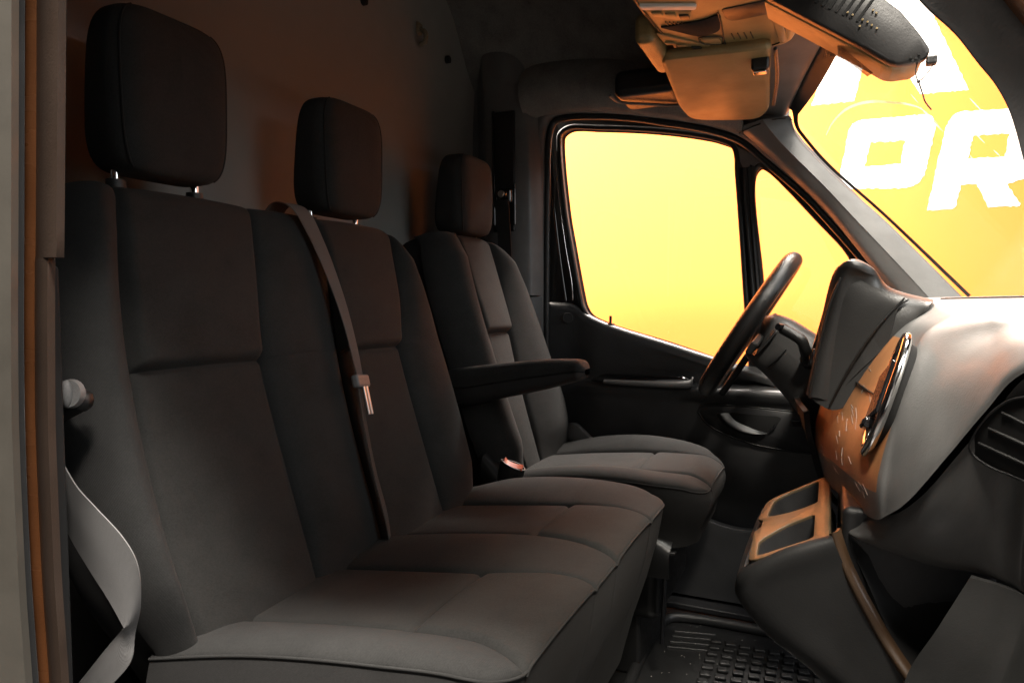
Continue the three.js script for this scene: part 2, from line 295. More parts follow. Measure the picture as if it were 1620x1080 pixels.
{
  const t = thing('van_door', "driver's van door with window, black panel and recessed handle, behind steering wheel", 'van door', [-0.3, 0, -2.1]);
  const frame = [[-0.835, 0.55], [-0.835, 1.38], [-0.8, 1.44], [-0.6, 1.43], [-0.44, 1.4], [-0.29, 1.36], [-0.19, 1.29], [0.0, 1.1], [0.14, 0.93], [0.3, 0.75], [0.35, 0.5]];
  part(t, 'window_frame', plate(frame, [winHole, qHole], -2.075, 0.04, 0.006), M.rubber);
  const ring = (h, r, z, off) => tube(h.filter((_, i) => i % 3 === 0).map(([x, y]) => [x, y + off, z]), r, true, 240);
  part(t, 'window_seal', ring(winHole, 0.008, -2.072, 0), M.rubber);
  part(t, 'window_seal', ring(qHole, 0.009, -2.072, 0), M.rubber);
  part(t, 'window_pane', plate(winHole, [], -2.092, 0.003, 0), M.glass);
  part(t, 'quarter_pane', plate(qHole, [], -2.0925, 0.003, 0), M.glass);
  part(t, 'frame_corner', plate([[-0.262, 1.312], [-0.2, 1.272], [-0.165, 1.252, 0.01], [-0.195, 1.245], [-0.215, 1.22], [-0.23, 1.24]], [], -2.07, 0.006, 0.001), M.trim);
  part(t, 'divider_post', net([[-0.2365, 1.24], [-0.226, 1.1], [-0.207, 0.9], [-0.19, 0.68]].map(([x, y]) => [[x - 0.002, y, -2.071], [x + 0.008, y, -2.06], [x + 0.016, y, -2.066], [x + 0.022, y, -2.06], [x + 0.034, y, -2.071]]), 4, 8, 0.004, true), M.dark);
  part(t, 'chrome_strip', tube([[-0.795, 1.34, -2.066], [-0.782, 1.2, -2.066], [-0.757, 1.03, -2.066], [-0.738, 0.93, -2.066], [-0.733, 0.872, -2.066]], 0.0016, false, 60), M.chrome);
  part(t, 'guide_strip', tube([[-0.807, 1.34, -2.062], [-0.795, 1.16, -2.062], [-0.775, 1.0, -2.062], [-0.755, 0.87, -2.062]], 0.004, false, 60), M.gloss);
  // moulded panel: profile swept along the door, sill on top, armrest ledge in the middle
  const sl = table(sill), xs = Array.from({ length: 60 }, (_, i) => -0.84 + 1.15 * i / 59);
  const ledge = (x) => { const k = Math.max(0, Math.min(1, (x + 0.42) / 0.12)); return k * k * (3 - 2 * k); };
  const fwdBulge = (x) => { const k = Math.max(0, Math.min(1, (x + 0.74) / 0.1)); return k * k * (3 - 2 * k); };
  const G = xs.map((x) => { const s = sl(x), e = ledge(x), b = fwdBulge(x), ly = 0.623; return [
    [s - 0.012, -2.09], [s - 0.003, -2.078], [s, -2.066], [s - 0.004, -2.054], [s - 0.014, -2.046], [s - 0.03, -2.044], [s * 0.5 + 0.34, -2.046], [Math.min(ly + 0.045, s - 0.03), -2.05], [ly + 0.012, -2.062 + 0.03 * 0], [ly + 0.003, -2.05 + 0.02 * e],
    [ly, -2.042 + 0.03 * e], [ly - 0.006, -2.028 + 0.03 * e], [ly - 0.02, -2.022 + 0.024 * e], [ly - 0.04, -2.022 + 0.012 * e - 0.003], [0.57, -2.026], [0.5, -2.026], [0.4, -2.026], [0.32, -2.03], [0.27, -2.045], [0.2, -2.05], [0.1, -2.05], [0.02, -2.05]].map(([y, z]) => V(x, y, z - 0.014 * (1 - b))); });
  part(t, 'door_panel', sheet(G, 0.006), M.door);
  part(t, 'grab_ledge', plate([[-0.66, 0.628], [-0.62, 0.648], [-0.5, 0.65], [-0.375, 0.65], [-0.345, 0.637], [-0.352, 0.622], [-0.5, 0.618]], [], -2.006, 0.03, 0.004, 0.012), M.gloss);
  part(t, 'ledge_lip', net([[-0.61, 0.627], [-0.5, 0.624], [-0.37, 0.625], [-0.348, 0.635]].map(([x, y], i) => [[x, y + 0.004 + i * 0.004, -2.006], [x, y + 0.002 + i * 0.003, -1.999], [x, y, -1.996], [x, y - 0.004, -1.999]]), 5, 5, 0.003, true), M.dash);
  part(t, 'screw_cover', mergeGeometries([cyl([-0.745, 0.815, -2.065], [-0.745, 0.815, -2.054], 0.0155), new THREE.TorusGeometry(0.0155, 0.0012, 6, 30).translate(-0.745, 0.815, -2.0545)]), M.door);
  part(t, 'lock_pin', mergeGeometries([cyl([-0.612, 0.79, -2.07], [-0.612, 0.822, -2.07], 0.0042), cyl([-0.612, 0.792, -2.07], [-0.612, 0.799, -2.07], 0.016, 0.012)]), M.dark);
  const bez = [[-0.335, 0.551], [-0.331, 0.566], [-0.296, 0.574], [-0.2, 0.574], [-0.06, 0.566], [0.02, 0.54], [0.02, 0.45], [-0.034, 0.458], [-0.092, 0.459], [-0.175, 0.467], [-0.246, 0.486], [-0.295, 0.507], [-0.32, 0.526]];
  part(t, 'handle_bezel', plate(bez, [], -2.016, 0.016, 0.006, 0.02), M.dark);
  part(t, 'bezel_rim', tube(shape2(bez, 0.02).getPoints(4).map((p) => [p.x, p.y, -2.019]), 0.003, true, 160), M.rubber);
  const cup = [[-0.284, 0.549], [-0.247, 0.555], [-0.121, 0.553], [-0.112, 0.547], [-0.13, 0.52], [-0.152, 0.503], [-0.175, 0.495], [-0.218, 0.499], [-0.256, 0.515]];
  part(t, 'handle_recess', plate(cup, [], -2.0135, 0.004, 0.001, 0.02), M.hole);
  const hd = part(t, 'door_handle', net([[[-0.284, 0.549, -2.008], [-0.272, 0.553, -2.0], [-0.25, 0.554, -2.008]], [[-0.262, 0.522, -2.006], [-0.25, 0.528, -1.994], [-0.232, 0.535, -2.004]], [[-0.222, 0.501, -2.006], [-0.214, 0.508, -1.992], [-0.2, 0.521, -2.004]], [[-0.178, 0.496, -2.008], [-0.174, 0.502, -1.996], [-0.168, 0.51, -2.006]], [[-0.152, 0.503, -2.01], [-0.15, 0.505, -2.004], [-0.149, 0.507, -2.009]]], 8, 8, 0.004, true), M.dark);
  part(t, 'lock_button', plate([[-0.146, 0.506], [-0.128, 0.52], [-0.122, 0.535], [-0.132, 0.53]], [], -2.006, 0.006, 0.001, 0.004), M.gloss);
  part(t, 'window_switch', mergeGeometries([box(-0.09, -0.062, 0.528, 0.546, -2.018, -2.009, 0.002), box(-0.058, -0.03, 0.526, 0.544, -2.018, -2.009, 0.002)]), M.gloss);
  part(t, 'map_pocket', net([[-0.44, 0.285], [-0.37, 0.28], [-0.3, 0.25], [-0.2, 0.235], [-0.05, 0.26], [0.1, 0.31]].map(([x, y]) => [[x, y - 0.01, -2.04], [x, y, -1.985], [x, y - 0.006, -1.972], [x, y - 0.1, -1.968], [x, 0.03, -1.975]]), 6, 8, 0.006), M.door);
}
// ---------------------------------------------------------------- driver's side pillar trims
{
  const t = thing('pillar_trim', "dark trim of the pillar between driver's seat and driver's window", 'pillar trim', [-0.88, 0.86, -1.98]);
  const rows = [[1.9, -1.0, -0.85], [1.56, -0.99, -0.84], [1.5, -0.985, -0.83], [1.3, -0.98, -0.818], [1.1, -0.975, -0.812], [0.885, -0.97, -0.808]].map(([y, a, b]) => [[a - 0.05, y, -2.0], [a - 0.01, y, -1.955], [a + 0.012, y, -1.94], [(a + b) / 2, y, -1.94], [b - 0.03, y, -1.952], [b - 0.012, y, -1.972], [b + 0.002, y, -1.997]]);
  part(t, 'upper_trim', net(rows, 5, 6, 0.006, true), M.trim);
  const rows2 = [[0.88, -0.985, -0.81], [0.7, -0.98, -0.80], [0.45, -0.98, -0.77], [0.1, -0.98, -0.74]].map(([y, a, b]) => [[a - 0.05, y, -2.0], [a, y, -1.957], [(a + b) / 2, y, -1.95], [b - 0.03, y, -1.962], [b, y, -1.997]]);
  part(t, 'lower_trim', net(rows2, 6, 6, 0.006, true), M.vinyl);
  part(t, 'belt_slide', mergeGeometries([box(-0.945, -0.875, 1.08, 1.44, -1.942, -1.932, 0.004)]), M.rubber);
  part(t, 'slide_rail', mergeGeometries([tube([[-0.945, 1.44, -1.93], [-0.942, 1.22, -1.93], [-0.94, 1.1, -1.93]], 0.004), tube([[-0.873, 1.22, -1.93], [-0.872, 1.1, -1.93]], 0.004)]), M.gloss);
  const b = thing('seat_belt', "dark belt hanging from the pillar behind driver's seat", 'seat belt', [-0.9, 1.15, -1.92]);
  part(b, 'belt_guide', mergeGeometries([box(-0.925, -0.875, 1.16, 1.205, -1.93, -1.905, 0.008), cyl([-0.9, 1.187, -1.91], [-0.9, 1.187, -1.893], 0.017, 0.015)]), M.gloss);
  part(b, 'guide_bolt', cyl([-0.9, 1.187, -1.893], [-0.9, 1.187, -1.888], 0.011, 0.009), M.steel);
  part(b, 'webbing', ribbon([[-0.9, 1.17, -1.9], [-0.897, 1.0, -1.915], [-0.893, 0.8, -1.92], [-0.89, 0.5, -1.93]], [[1, 0, 0.1], [1, 0, 0.1]], 0.046, 0.0014), M.vinyl);
}
{
  const t = thing('pillar_trim', "grey sloping pillar trim between driver's quarter window and windscreen", 'pillar trim', [0, 1.1, -1.97]);
  const a = [[-0.235, 1.332], [-0.16, 1.256], [-0.025, 1.113], [0.044, 1.022], [0.1, 0.945], [0.19, 0.83], [0.25, 0.74]], b = [[-0.102, 1.345], [-0.082, 1.29], [-0.014, 1.205], [0.05, 1.138], [0.118, 1.07], [0.21, 0.968], [0.3, 0.865]];
  const rows = a.map((p, i) => { const q = b[i], m = (f) => [p[0] + (q[0] - p[0]) * f, p[1] + (q[1] - p[1]) * f]; return [[...p, -1.996], [...m(0.04), -1.985], [...m(0.14), -1.966], [...m(0.45), -1.945], [...m(0.52), -1.943], [...m(0.9), -1.955], [...m(0.98), -1.962], [...q, -1.975]]; });
  part(t, 'pillar_cover', net(rows, 5, 6, 0.006, true), M.pillar);
  part(t, 'cover_joint', tube([[-0.232, 1.318, -1.983], [-0.19, 1.326, -1.953], [-0.135, 1.337, -1.949], [-0.1, 1.335, -1.963]], 0.0018), M.rubber);
}
{
  const t = thing('windscreen_pillar', 'dark curved pillar by the open door, in the upper right corner', 'pillar', [0.07, 1.0, -0.46]);
  const e = [[-0.12, 1.38, -0.46], [-0.05, 1.205, -0.45], [-0.004, 1.11, -0.45], [0.023, 1.058, -0.45], [0.043, 1.026, -0.45], [0.059, 1.007, -0.45], [0.07, 0.99, -0.45], [0.078, 0.978, -0.45], [0.085, 0.963, -0.45], [0.093, 0.933, -0.45], [0.12, 0.82, -0.45]];
  const es = smoothLine(e, 26).map((p) => [p.x, p.y, p.z]);
  part(t, 'pillar_cover', net(es.map(([x, y, z]) => [[x + 0.001, y, z - 0.006], [x, y, z - 0.003], [x + 0.004, y + 0.002, z], [x + 0.014, y + 0.012, z + 0.012], [x + 0.022, y + 0.016, z + 0.012], [x + 0.03, y + 0.02, z + 0.02], [x + 0.06, y + 0.038, z + 0.03], [x + 0.09, y + 0.05, z + 0.01]]), 6, 2, 0.008, true), M.trim);
  part(t, 'door_seal', tube(es.map(([x, y, z]) => [x + 0.02, y + 0.014, z + 0.02]), 0.007, false, 80), M.beadGlowTint);  // orange light on the seal is put into its colour
}
// ---------------------------------------------------------------- windscreen
const wsX = (y) => -0.098 + (1.35 - y) * 0.83;
{
  const t = thing('windscreen', 'large windscreen with black printed border, right of the steering wheel', 'windscreen', [0.2, 1.1, -1.2]);
  const zs = [-1.965, -1.85, -1.6, -1.2, -0.8, -0.55, -0.44], bul = [0, 0.045, 0.09, 0.11, 0.09, 0.045, 0.0];
  const at = (y, k) => [wsX(y) + bul[k], y + (y > 1.3 ? bul[k] * 0.8 * (y - 1.3) / 0.05 : 0), zs[k]];
  const rows = [1.355, 1.25, 1.1, 0.95, 0.83].map((y) => zs.map((_, k) => at(y, k)));
  part(t, 'glass', net(rows, 6, 5, 0.004), M.screenGlass);
  part(t, 'dotted_border', sheet(fine([[[-0.008, 1.241, -1.115], [0.005, 1.225, -1.095], [0.021, 1.206, -1.080], [0.051, 1.171, -1.066]], [[-0.010, 1.245, -1.208], [0.002, 1.230, -1.161], [0.018, 1.210, -1.125], [0.046, 1.176, -1.097]]].map((r) => r.map(([x, y, z]) => [x - 0.005, y - 0.002, z])), 6, 4), 0.0006), M.dots);
  const arc = [[-0.010,1.244,-1.764],[-0.000,1.232,-1.619],[0.010,1.219,-1.506],[0.023,1.204,-1.392],[0.037,1.188,-1.301],[0.050,1.172,-1.228],[0.062,1.157,-1.170],[0.078,1.138,-1.110],[0.092,1.122,-1.062],[0.106,1.104,-1.023],[0.117,1.091,-1.019],[0.130,1.075,-1.027]];
  const streak = (pts, w) => { const c = smoothLine(pts.map(([x, y, z]) => [x - 0.006, y, z]), Math.max(4, pts.length * 5)), n = V(-0.77, -0.64, 0); return surface(c.map((p, i) => { const d = V().subVectors(c[Math.min(i + 1, c.length - 1)], c[Math.max(i - 1, 0)]).cross(n).normalize(), k = w * (0.35 + 0.65 * Math.sin(Math.PI * i / (c.length - 1))); return [p.clone().addScaledVector(d, -k / 2), p.clone().addScaledVector(d, k / 2)]; })).get('all'); };
  part(t, 'wiper_arc', streak(arc, 0.005), M.smear);
  part(t, 'wiper_smear', mergeGeometries([...[[[0.133,1.072,-0.862],[0.145,1.058,-0.866]],[[0.148,1.054,-1.016],[0.156,1.043,-1.028]],[[0.158,1.041,-1.016],[0.165,1.033,-1.024]],[[0.150,1.051,-0.936],[0.160,1.039,-0.937]],[[0.168,1.030,-0.934],[0.174,1.023,-0.934]],[[0.190,1.002,-1.005],[0.203,0.987,-1.006]],[[0.108,1.102,-1.027],[0.126,1.080,-1.027]],[[0.104,1.106,-1.019],[0.128,1.078,-1.031]],[[0.092,1.121,-1.010],[0.101,1.110,-1.014]]].map((q) => streak(q, 0.004))]), M.smear).userData.kind = 'stuff';
  const edge = [[-0.106, 1.372, -1.955], ...[[-0.102, 1.348], [-0.097, 1.32], [-0.08, 1.289], [-0.012, 1.203], [0.118, 1.07], [0.295, 0.875]].map(([x, y]) => [x + 0.004, y, -1.958])];
  const inn = [[-0.08, 1.368, -1.93], [-0.085, 1.343, -1.946], [-0.084, 1.319, -1.952], [-0.069, 1.291, -1.954], [-0.0025, 1.207, -1.956], [0.127, 1.074, -1.956], [0.305, 0.88, -1.956]];
  part(t, 'black_border', sheet(fine([edge, inn], 8, 4), 0.002), M.rubber);
  const top = [[-0.118, 1.374, -1.965], [-0.082, 1.404, -1.82], [-0.022, 1.438, -1.54], [0.0, 1.455, -1.2], [-0.03, 1.435, -0.8]], top2 = [[-0.082, 1.342, -1.94], [-0.03, 1.37, -1.79], [0.024, 1.4, -1.53], [0.05, 1.416, -1.2], [0.014, 1.4, -0.8]];
  part(t, 'black_border', sheet(fine([top, top2], 8, 4), 0.002), M.rubber);
}
// ---------------------------------------------------------------- seats
const dB = V(-0.205, 0.6, 0).normalize(), nB = V(dB.y, -dB.x, 0);
const cosf = (n) => Array.from({ length: n + 1 }, (_, i) => 0.5 - 0.5 * Math.cos(Math.PI * i / n));
function backrest(t, o) {
  // o.cuts: edge and seam positions (z as a function of the height t), o.seg: kind of each strip
  const at = (z, tt, h) => V(o.x, 0.44, z).addScaledVector(dB, tt).addScaledVector(nB, h);
  const ts = [...cosf(34).map((f) => -0.12 + f * (o.tG + 0.12)), ...cosf(34).slice(1).map((f) => o.tG + f * (o.H - o.tG))];
  const cols = []; o.seg.forEach((k, s) => cosf(k === 'p' ? 26 : 18).forEach((f, q) => { if (s === 0 || q) cols.push([s, f]); }));
  const G = ts.map((tt) => {
    const zN = o.cuts[0](tt), zF = o.cuts[o.cuts.length - 1](tt);
    return cols.map(([s, f]) => {
      const a = o.cuts[s](tt), b = o.cuts[s + 1](tt), z = a + (b - a) * f; let h = 0;
      const gr = (d) => Math.exp(-((d / 0.005) ** 2));
      const taper = Math.min(1, (o.H - tt) / 0.12 + 0.25) * Math.min(1, Math.max(0, tt) / 0.1 + 0.35);
      if (o.seg[s] === 'p') { h = 0.008 * Math.sin(Math.PI * f) ** 0.6; const d = tt - o.tG; if (d > 0) h += 0.018 * (1 - Math.min(1, d / (o.H - o.tG)) ** 1.5) * (1 - Math.exp(-d / 0.004)) * Math.min(1, Math.min(f, 1 - f) * (b - a) / -0.012) ; h -= 0.005 * Math.exp(-((d / 0.006) ** 2)); }
      else if (o.seg[s] === 'm') h = 0.02 * Math.sin(Math.PI * f) ** 0.8 * taper;
      else { const g = o.seg[s] === 'n' ? f : 1 - f; h = o.bolster * Math.sin(Math.PI * Math.min(1, g * 0.98 + 0.02)) ** 0.9 * taper; }
      const first = s === 0 && f === 0, last = s === o.seg.length - 1 && f === 1;
      if (!first && !last) h -= 0.006 * (gr((z - a)) * (s > 0 ? 1 : 0) + gr(z - b) * (s < o.seg.length - 1 ? 1 : 0));
      const e = Math.min(zN - z, z - zF), R = o.R; if (e < R) h -= R - Math.sqrt(Math.max(0, R * R - (R - e) ** 2));
      const u = o.H - tt, R2 = 0.035; if (u < R2) h -= R2 - Math.sqrt(Math.max(0, R2 * R2 - (R2 - u) ** 2));
      return at(z, tt, Math.max(h, -0.07));
    });
  });
  const parts = surface(G, (i, j) => { const s = cols[j][0] + (cols[j][1] === 1 ? 1 : 0); const up = ts[i] >= o.tG - 1e-6 ? 'u' : 'l'; return o.seg[s] === 'p' ? 'p' + s + up : 'b'; });
  parts.forEach((g, k) => part(t, k === 'b' ? 'backrest' : k.endsWith('u') ? 'upper_back_panel' : 'lower_back_panel', g, k === 'b' ? M.fabric : M.panelFabric));
  // the shell behind the padding
  const out = []; for (let i = 0; i <= 24; i++) out.push([-o.cuts[0](i ? o.H * i / 24 : -0.12) + 0.004, i ? o.H * i / 24 - (i === 24 ? 0.004 : 0) : -0.12]);
  for (let i = 24; i >= 0; i--) out.push([-o.cuts[o.cuts.length - 1](o.H * i / 24) - 0.004, i ? o.H * i / 24 - (i === 24 ? 0.004 : 0) : -0.12]);
  const g = plate(out, [], -0.03, 0.1, 0.03); lay(g, [0, 0, -1], dB.toArray(), [o.x, 0.44, 0]);
  part(t, 'back_shell', g, M.fabricDark);
  if (o.piping) for (const k of [0, o.cuts.length - 1]) part(t, 'piping', tube(Array.from({ length: 22 }, (_, i) => { const tt = 0.02 + (o.H - 0.06) * i / 21; return at(o.cuts[k](tt) + (k ? 0.004 : -0.004), tt, -o.R * 0.7).toArray(); }), 0.0022, false, 120, 6), M.vinyl);
}
function cushion(t, o) {
  const ss = [...cosf(30).map((f) => f * o.sC), ...cosf(30).slice(1).map((f) => o.sC + f * (1 - o.sC))];
  const cols = []; o.seg.forEach((k, s) => cosf(k === 'p' ? 26 : 18).forEach((f, q) => { if (s === 0 || q) cols.push([s, f]); }));
  const xOf = (s) => o.xR + (o.xF - o.xR) * s;
  const cut = (k, s) => { let z = o.cuts[k](s); const r = o.corner; const q = (1 - s) * (o.xF - o.xR); if ((k === 0 || k === o.cuts.length - 1) && q < r) z += (k ? 1 : -1) * (r - Math.sqrt(Math.max(0, r * r - (r - q) ** 2))) * 0.8; return z; };
  const G = ss.map((s) => {
    const zN = cut(0, s), zF = cut(o.cuts.length - 1, s);
    return cols.map(([c, f]) => {
      const a = cut(c, s), b = cut(c + 1, s), z = a + (b - a) * f; let h = o.y(s);
      const gr = (d) => Math.exp(-((d / 0.0045) ** 2));
      const fade = Math.sin(Math.PI * Math.min(1, Math.max(0, 0.12 + s * 0.95))) ** 0.7;
      const k = o.seg[c];
      if (k === 'p') { h += 0.0035 * Math.sin(Math.PI * f) ** 0.6; const d = (s - o.sC) * (o.xF - o.xR); h += d > 0 ? 0.006 * (1 - Math.exp(-d / 0.008)) * Math.sin(Math.PI * f) ** 0.35 * Math.min(1, (1 - s) / 0.2 + 0.3) : 0; h -= 0.006 * Math.exp(-((d / 0.006) ** 2)); }
      else if (k === 'm') h += o.mid * Math.sin(Math.PI * f) ** 0.9 * fade;
      else { const g = k === 'n' ? f : 1 - f; h += (k === 'n' ? o.near : o.far) * fade * Math.sin(Math.PI * Math.min(1, 0.22 + g * 0.78)) ** 0.9; }
      const first = c === 0 && f === 0, last = c === o.seg.length - 1 && f === 1;
      if (!first && !last) h -= 0.005 * (gr(z - a) * (c > 0 ? 1 : 0) + gr(z - b) * (c < o.seg.length - 1 ? 1 : 0));
      const e = Math.min(zN - z, z - zF, (1 - s) * (o.xF - o.xR) * 0.8), R = 0.03; if (e < R) h -= 0.45 * (R - Math.sqrt(Math.max(0, R * R - (R - Math.max(e, 0)) ** 2)));
      return V(xOf(s), h, z);
    });
  });
  surface(G, (i, j) => { const s = cols[j][0] + (cols[j][1] === 1 ? 1 : 0); return o.seg[s] === 'p' ? 'p' + s + (ss[i] >= o.sC - 1e-6 ? 'f' : 'r') : 'b'; }).forEach((g, k) => part(t, k === 'b' ? 'seat_cushion' : k.endsWith('f') ? 'front_seat_panel' : 'rear_seat_panel', g, k === 'b' ? M.fabric : M.panelFabric));
  const nr = G.length, nc = G[0].length, loop = [];
  for (let i = 0; i < nr; i++) loop.push(G[i][0]);
  for (let j = 1; j < nc; j++) loop.push(G[nr - 1][j]);
  for (let i = nr - 2; i >= 0; i--) loop.push(G[i][nc - 1]);
  part(t, 'piping', tube(loop.filter((_, i) => i % 2 === 0).map((p) => [p.x, p.y + 0.0005, p.z]), 0.0021, false, 400, 6), M.fabric);
  const cen = V((o.xR + o.xF) / 2, 0, (o.cuts[0](0.5) + o.cuts[o.cuts.length - 1](0.5)) / 2);
  const W = [0, 0.03, 0.08, 0.2, 0.45, 0.7, 1].map((f) => loop.map((p) => {
    const out = 0.012 * Math.sin(Math.PI * Math.min(1, f * 1.6)), d = V(p.x - cen.x, 0, p.z - cen.z), q = Math.max(0, (p.x - (o.xF - 0.12)) / 0.12);
    d.normalize(); return V(p.x + d.x * out - o.slope * f * q, p.y + (o.yB - p.y) * f, p.z + d.z * out);
  }));
  part(t, 'cushion_skirt', surface(W).get('all'), M.fabricDark);
}
function headrest(t, o) {
  const rows = [];
  const n = 44, lv = 26;
  for (let i = 0; i <= lv; i++) {
    const a = -Math.PI / 2 + Math.PI * i / lv, c = Math.sign(Math.cos(a)) * Math.abs(Math.cos(a)) ** 0.3, s = Math.sign(Math.sin(a)) * Math.abs(Math.sin(a)) ** 0.55, f = (s + 1) / 2;
    const y = o.y0 + (o.y1 - o.y0) * f, w = (o.w0 + (o.w1 - o.w0) * f) * c, th = (o.t0 + (o.t1 - o.t0) * f) * c, xc = o.x + o.lean * f;
    const r = [];
    for (let k = 0; k <= n; k++) { const b = 2 * Math.PI * k / n, cb = Math.cos(b), sb = Math.sin(b); r.push(V(xc + th * Math.sign(cb) * Math.abs(cb) ** 0.45 - 0.012 * Math.abs(sb) ** 3 * c, y - 0.012 * (o.tilt ?? 0) * sb, o.z + w * Math.sign(sb) * Math.abs(sb) ** 0.42)); }
    rows.push(r);
  }
  const hr = part(t, 'headrest', surface(rows).get('all'), M.fabric);
  for (const s of [-1, 1]) {   // stitched seam down each front corner
    const line = []; for (let i = 4; i <= lv - 3; i++) { const p = rows[i][s > 0 ? 6 : 38]; line.push([p.x + 0.0005, p.y, p.z]); }
    part(hr, 'seam', tube(line, 0.0016, false, 50, 6), M.fabricDark);
    part(hr, 'post', cyl([o.px, 0.99, o.z + s * o.ps - 0.0], [o.px, o.y0 + 0.03, o.z + s * o.ps], 0.0062), M.chrome);
    part(hr, 'post_collar', cyl([o.px, 1.0, o.z + s * o.ps], [o.px, o.py, o.z + s * o.ps], 0.016, 0.013), M.rubber);
  }
}
{
  const t = thing('passenger_bench', 'double passenger bench in dark grey fabric with two headrests, nearest the camera', 'bench seat', [-0.55, 0, -1.0]);
  backrest(t, { x: -0.705, H: 0.628, tG: 0.35, R: 0.045, bolster: 0.03, piping: true, seg: ['n', 'p', 'm', 'p', 'f'], cuts: [
    table([[-0.12, -0.62], [0, -0.578], [0.1, -0.54], [0.2, -0.524], [0.35, -0.531], [0.55, -0.568], [0.63, -0.6]]),
    table([[-0.12, -0.66], [0, -0.61], [0.1, -0.596], [0.22, -0.597], [0.354, -0.606], [0.444, -0.619], [0.515, -0.634], [0.63, -0.665]]),
    table([[0, -0.828], [0.235, -0.829], [0.35, -0.834], [0.477, -0.868], [0.63, -0.912]]),
    table([[0, -1.002], [0.205, -1.007], [0.344, -1.022], [0.482, -1.053], [0.63, -1.08]]),
    table([[0, -1.21], [0.196, -1.213], [0.338, -1.219], [0.458, -1.266], [0.63, -1.32]]),
    table([[0, -1.36], [0.08, -1.378], [0.2, -1.389], [0.3, -1.392], [0.43, -1.389], [0.536, -1.37], [0.6, -1.34], [0.63, -1.325]])] });
  cushion(t, { xR: -0.755, xF: -0.298, sC: 0.655, yB: 0.10, slope: 0.09, corner: 0.06, near: 0.013, mid: 0.019, far: 0.028, y: table([[0, 0.43], [0.3, 0.446], [0.65, 0.462], [0.85, 0.468], [1, 0.462]]), seg: ['n', 'p', 'm', 'p', 'f'], cuts: [
    table([[0, -0.575], [0.3, -0.603], [0.7, -0.625], [1, -0.65]]),
    table([[0, -0.676], [0.65, -0.7], [0.85, -0.703], [1, -0.69]]), table([[0, -0.879], [0.65, -0.9], [1, -0.945]]),
    table([[0, -1.05], [0.65, -1.085], [1, -1.055]]), table([[0, -1.262], [0.65, -1.28], [1, -1.285]]),
    table([[0, -1.37], [0.12, -1.38], [0.24, -1.44], [0.6, -1.447], [1, -1.44]])] });
  part(t, 'seat_base', box(-0.9, -0.42, 0.0, 0.36, -1.4, -0.6, 0.02), M.rubber);
  headrest(t, { x: -0.928, lean: 0.016, z: -0.752, y0: 1.046, y1: 1.282, w0: 0.1, w1: 0.106, t0: 0.05, t1: 0.03, px: -0.94, ps: 0.0685, py: 1.038 });
  headrest(t, { x: -0.922, lean: 0.016, z: -1.168, y0: 1.038, y1: 1.262, w0: 0.1, w1: 0.108, t0: 0.052, t1: 0.032, px: -0.94, ps: 0.071, py: 1.03 });
}
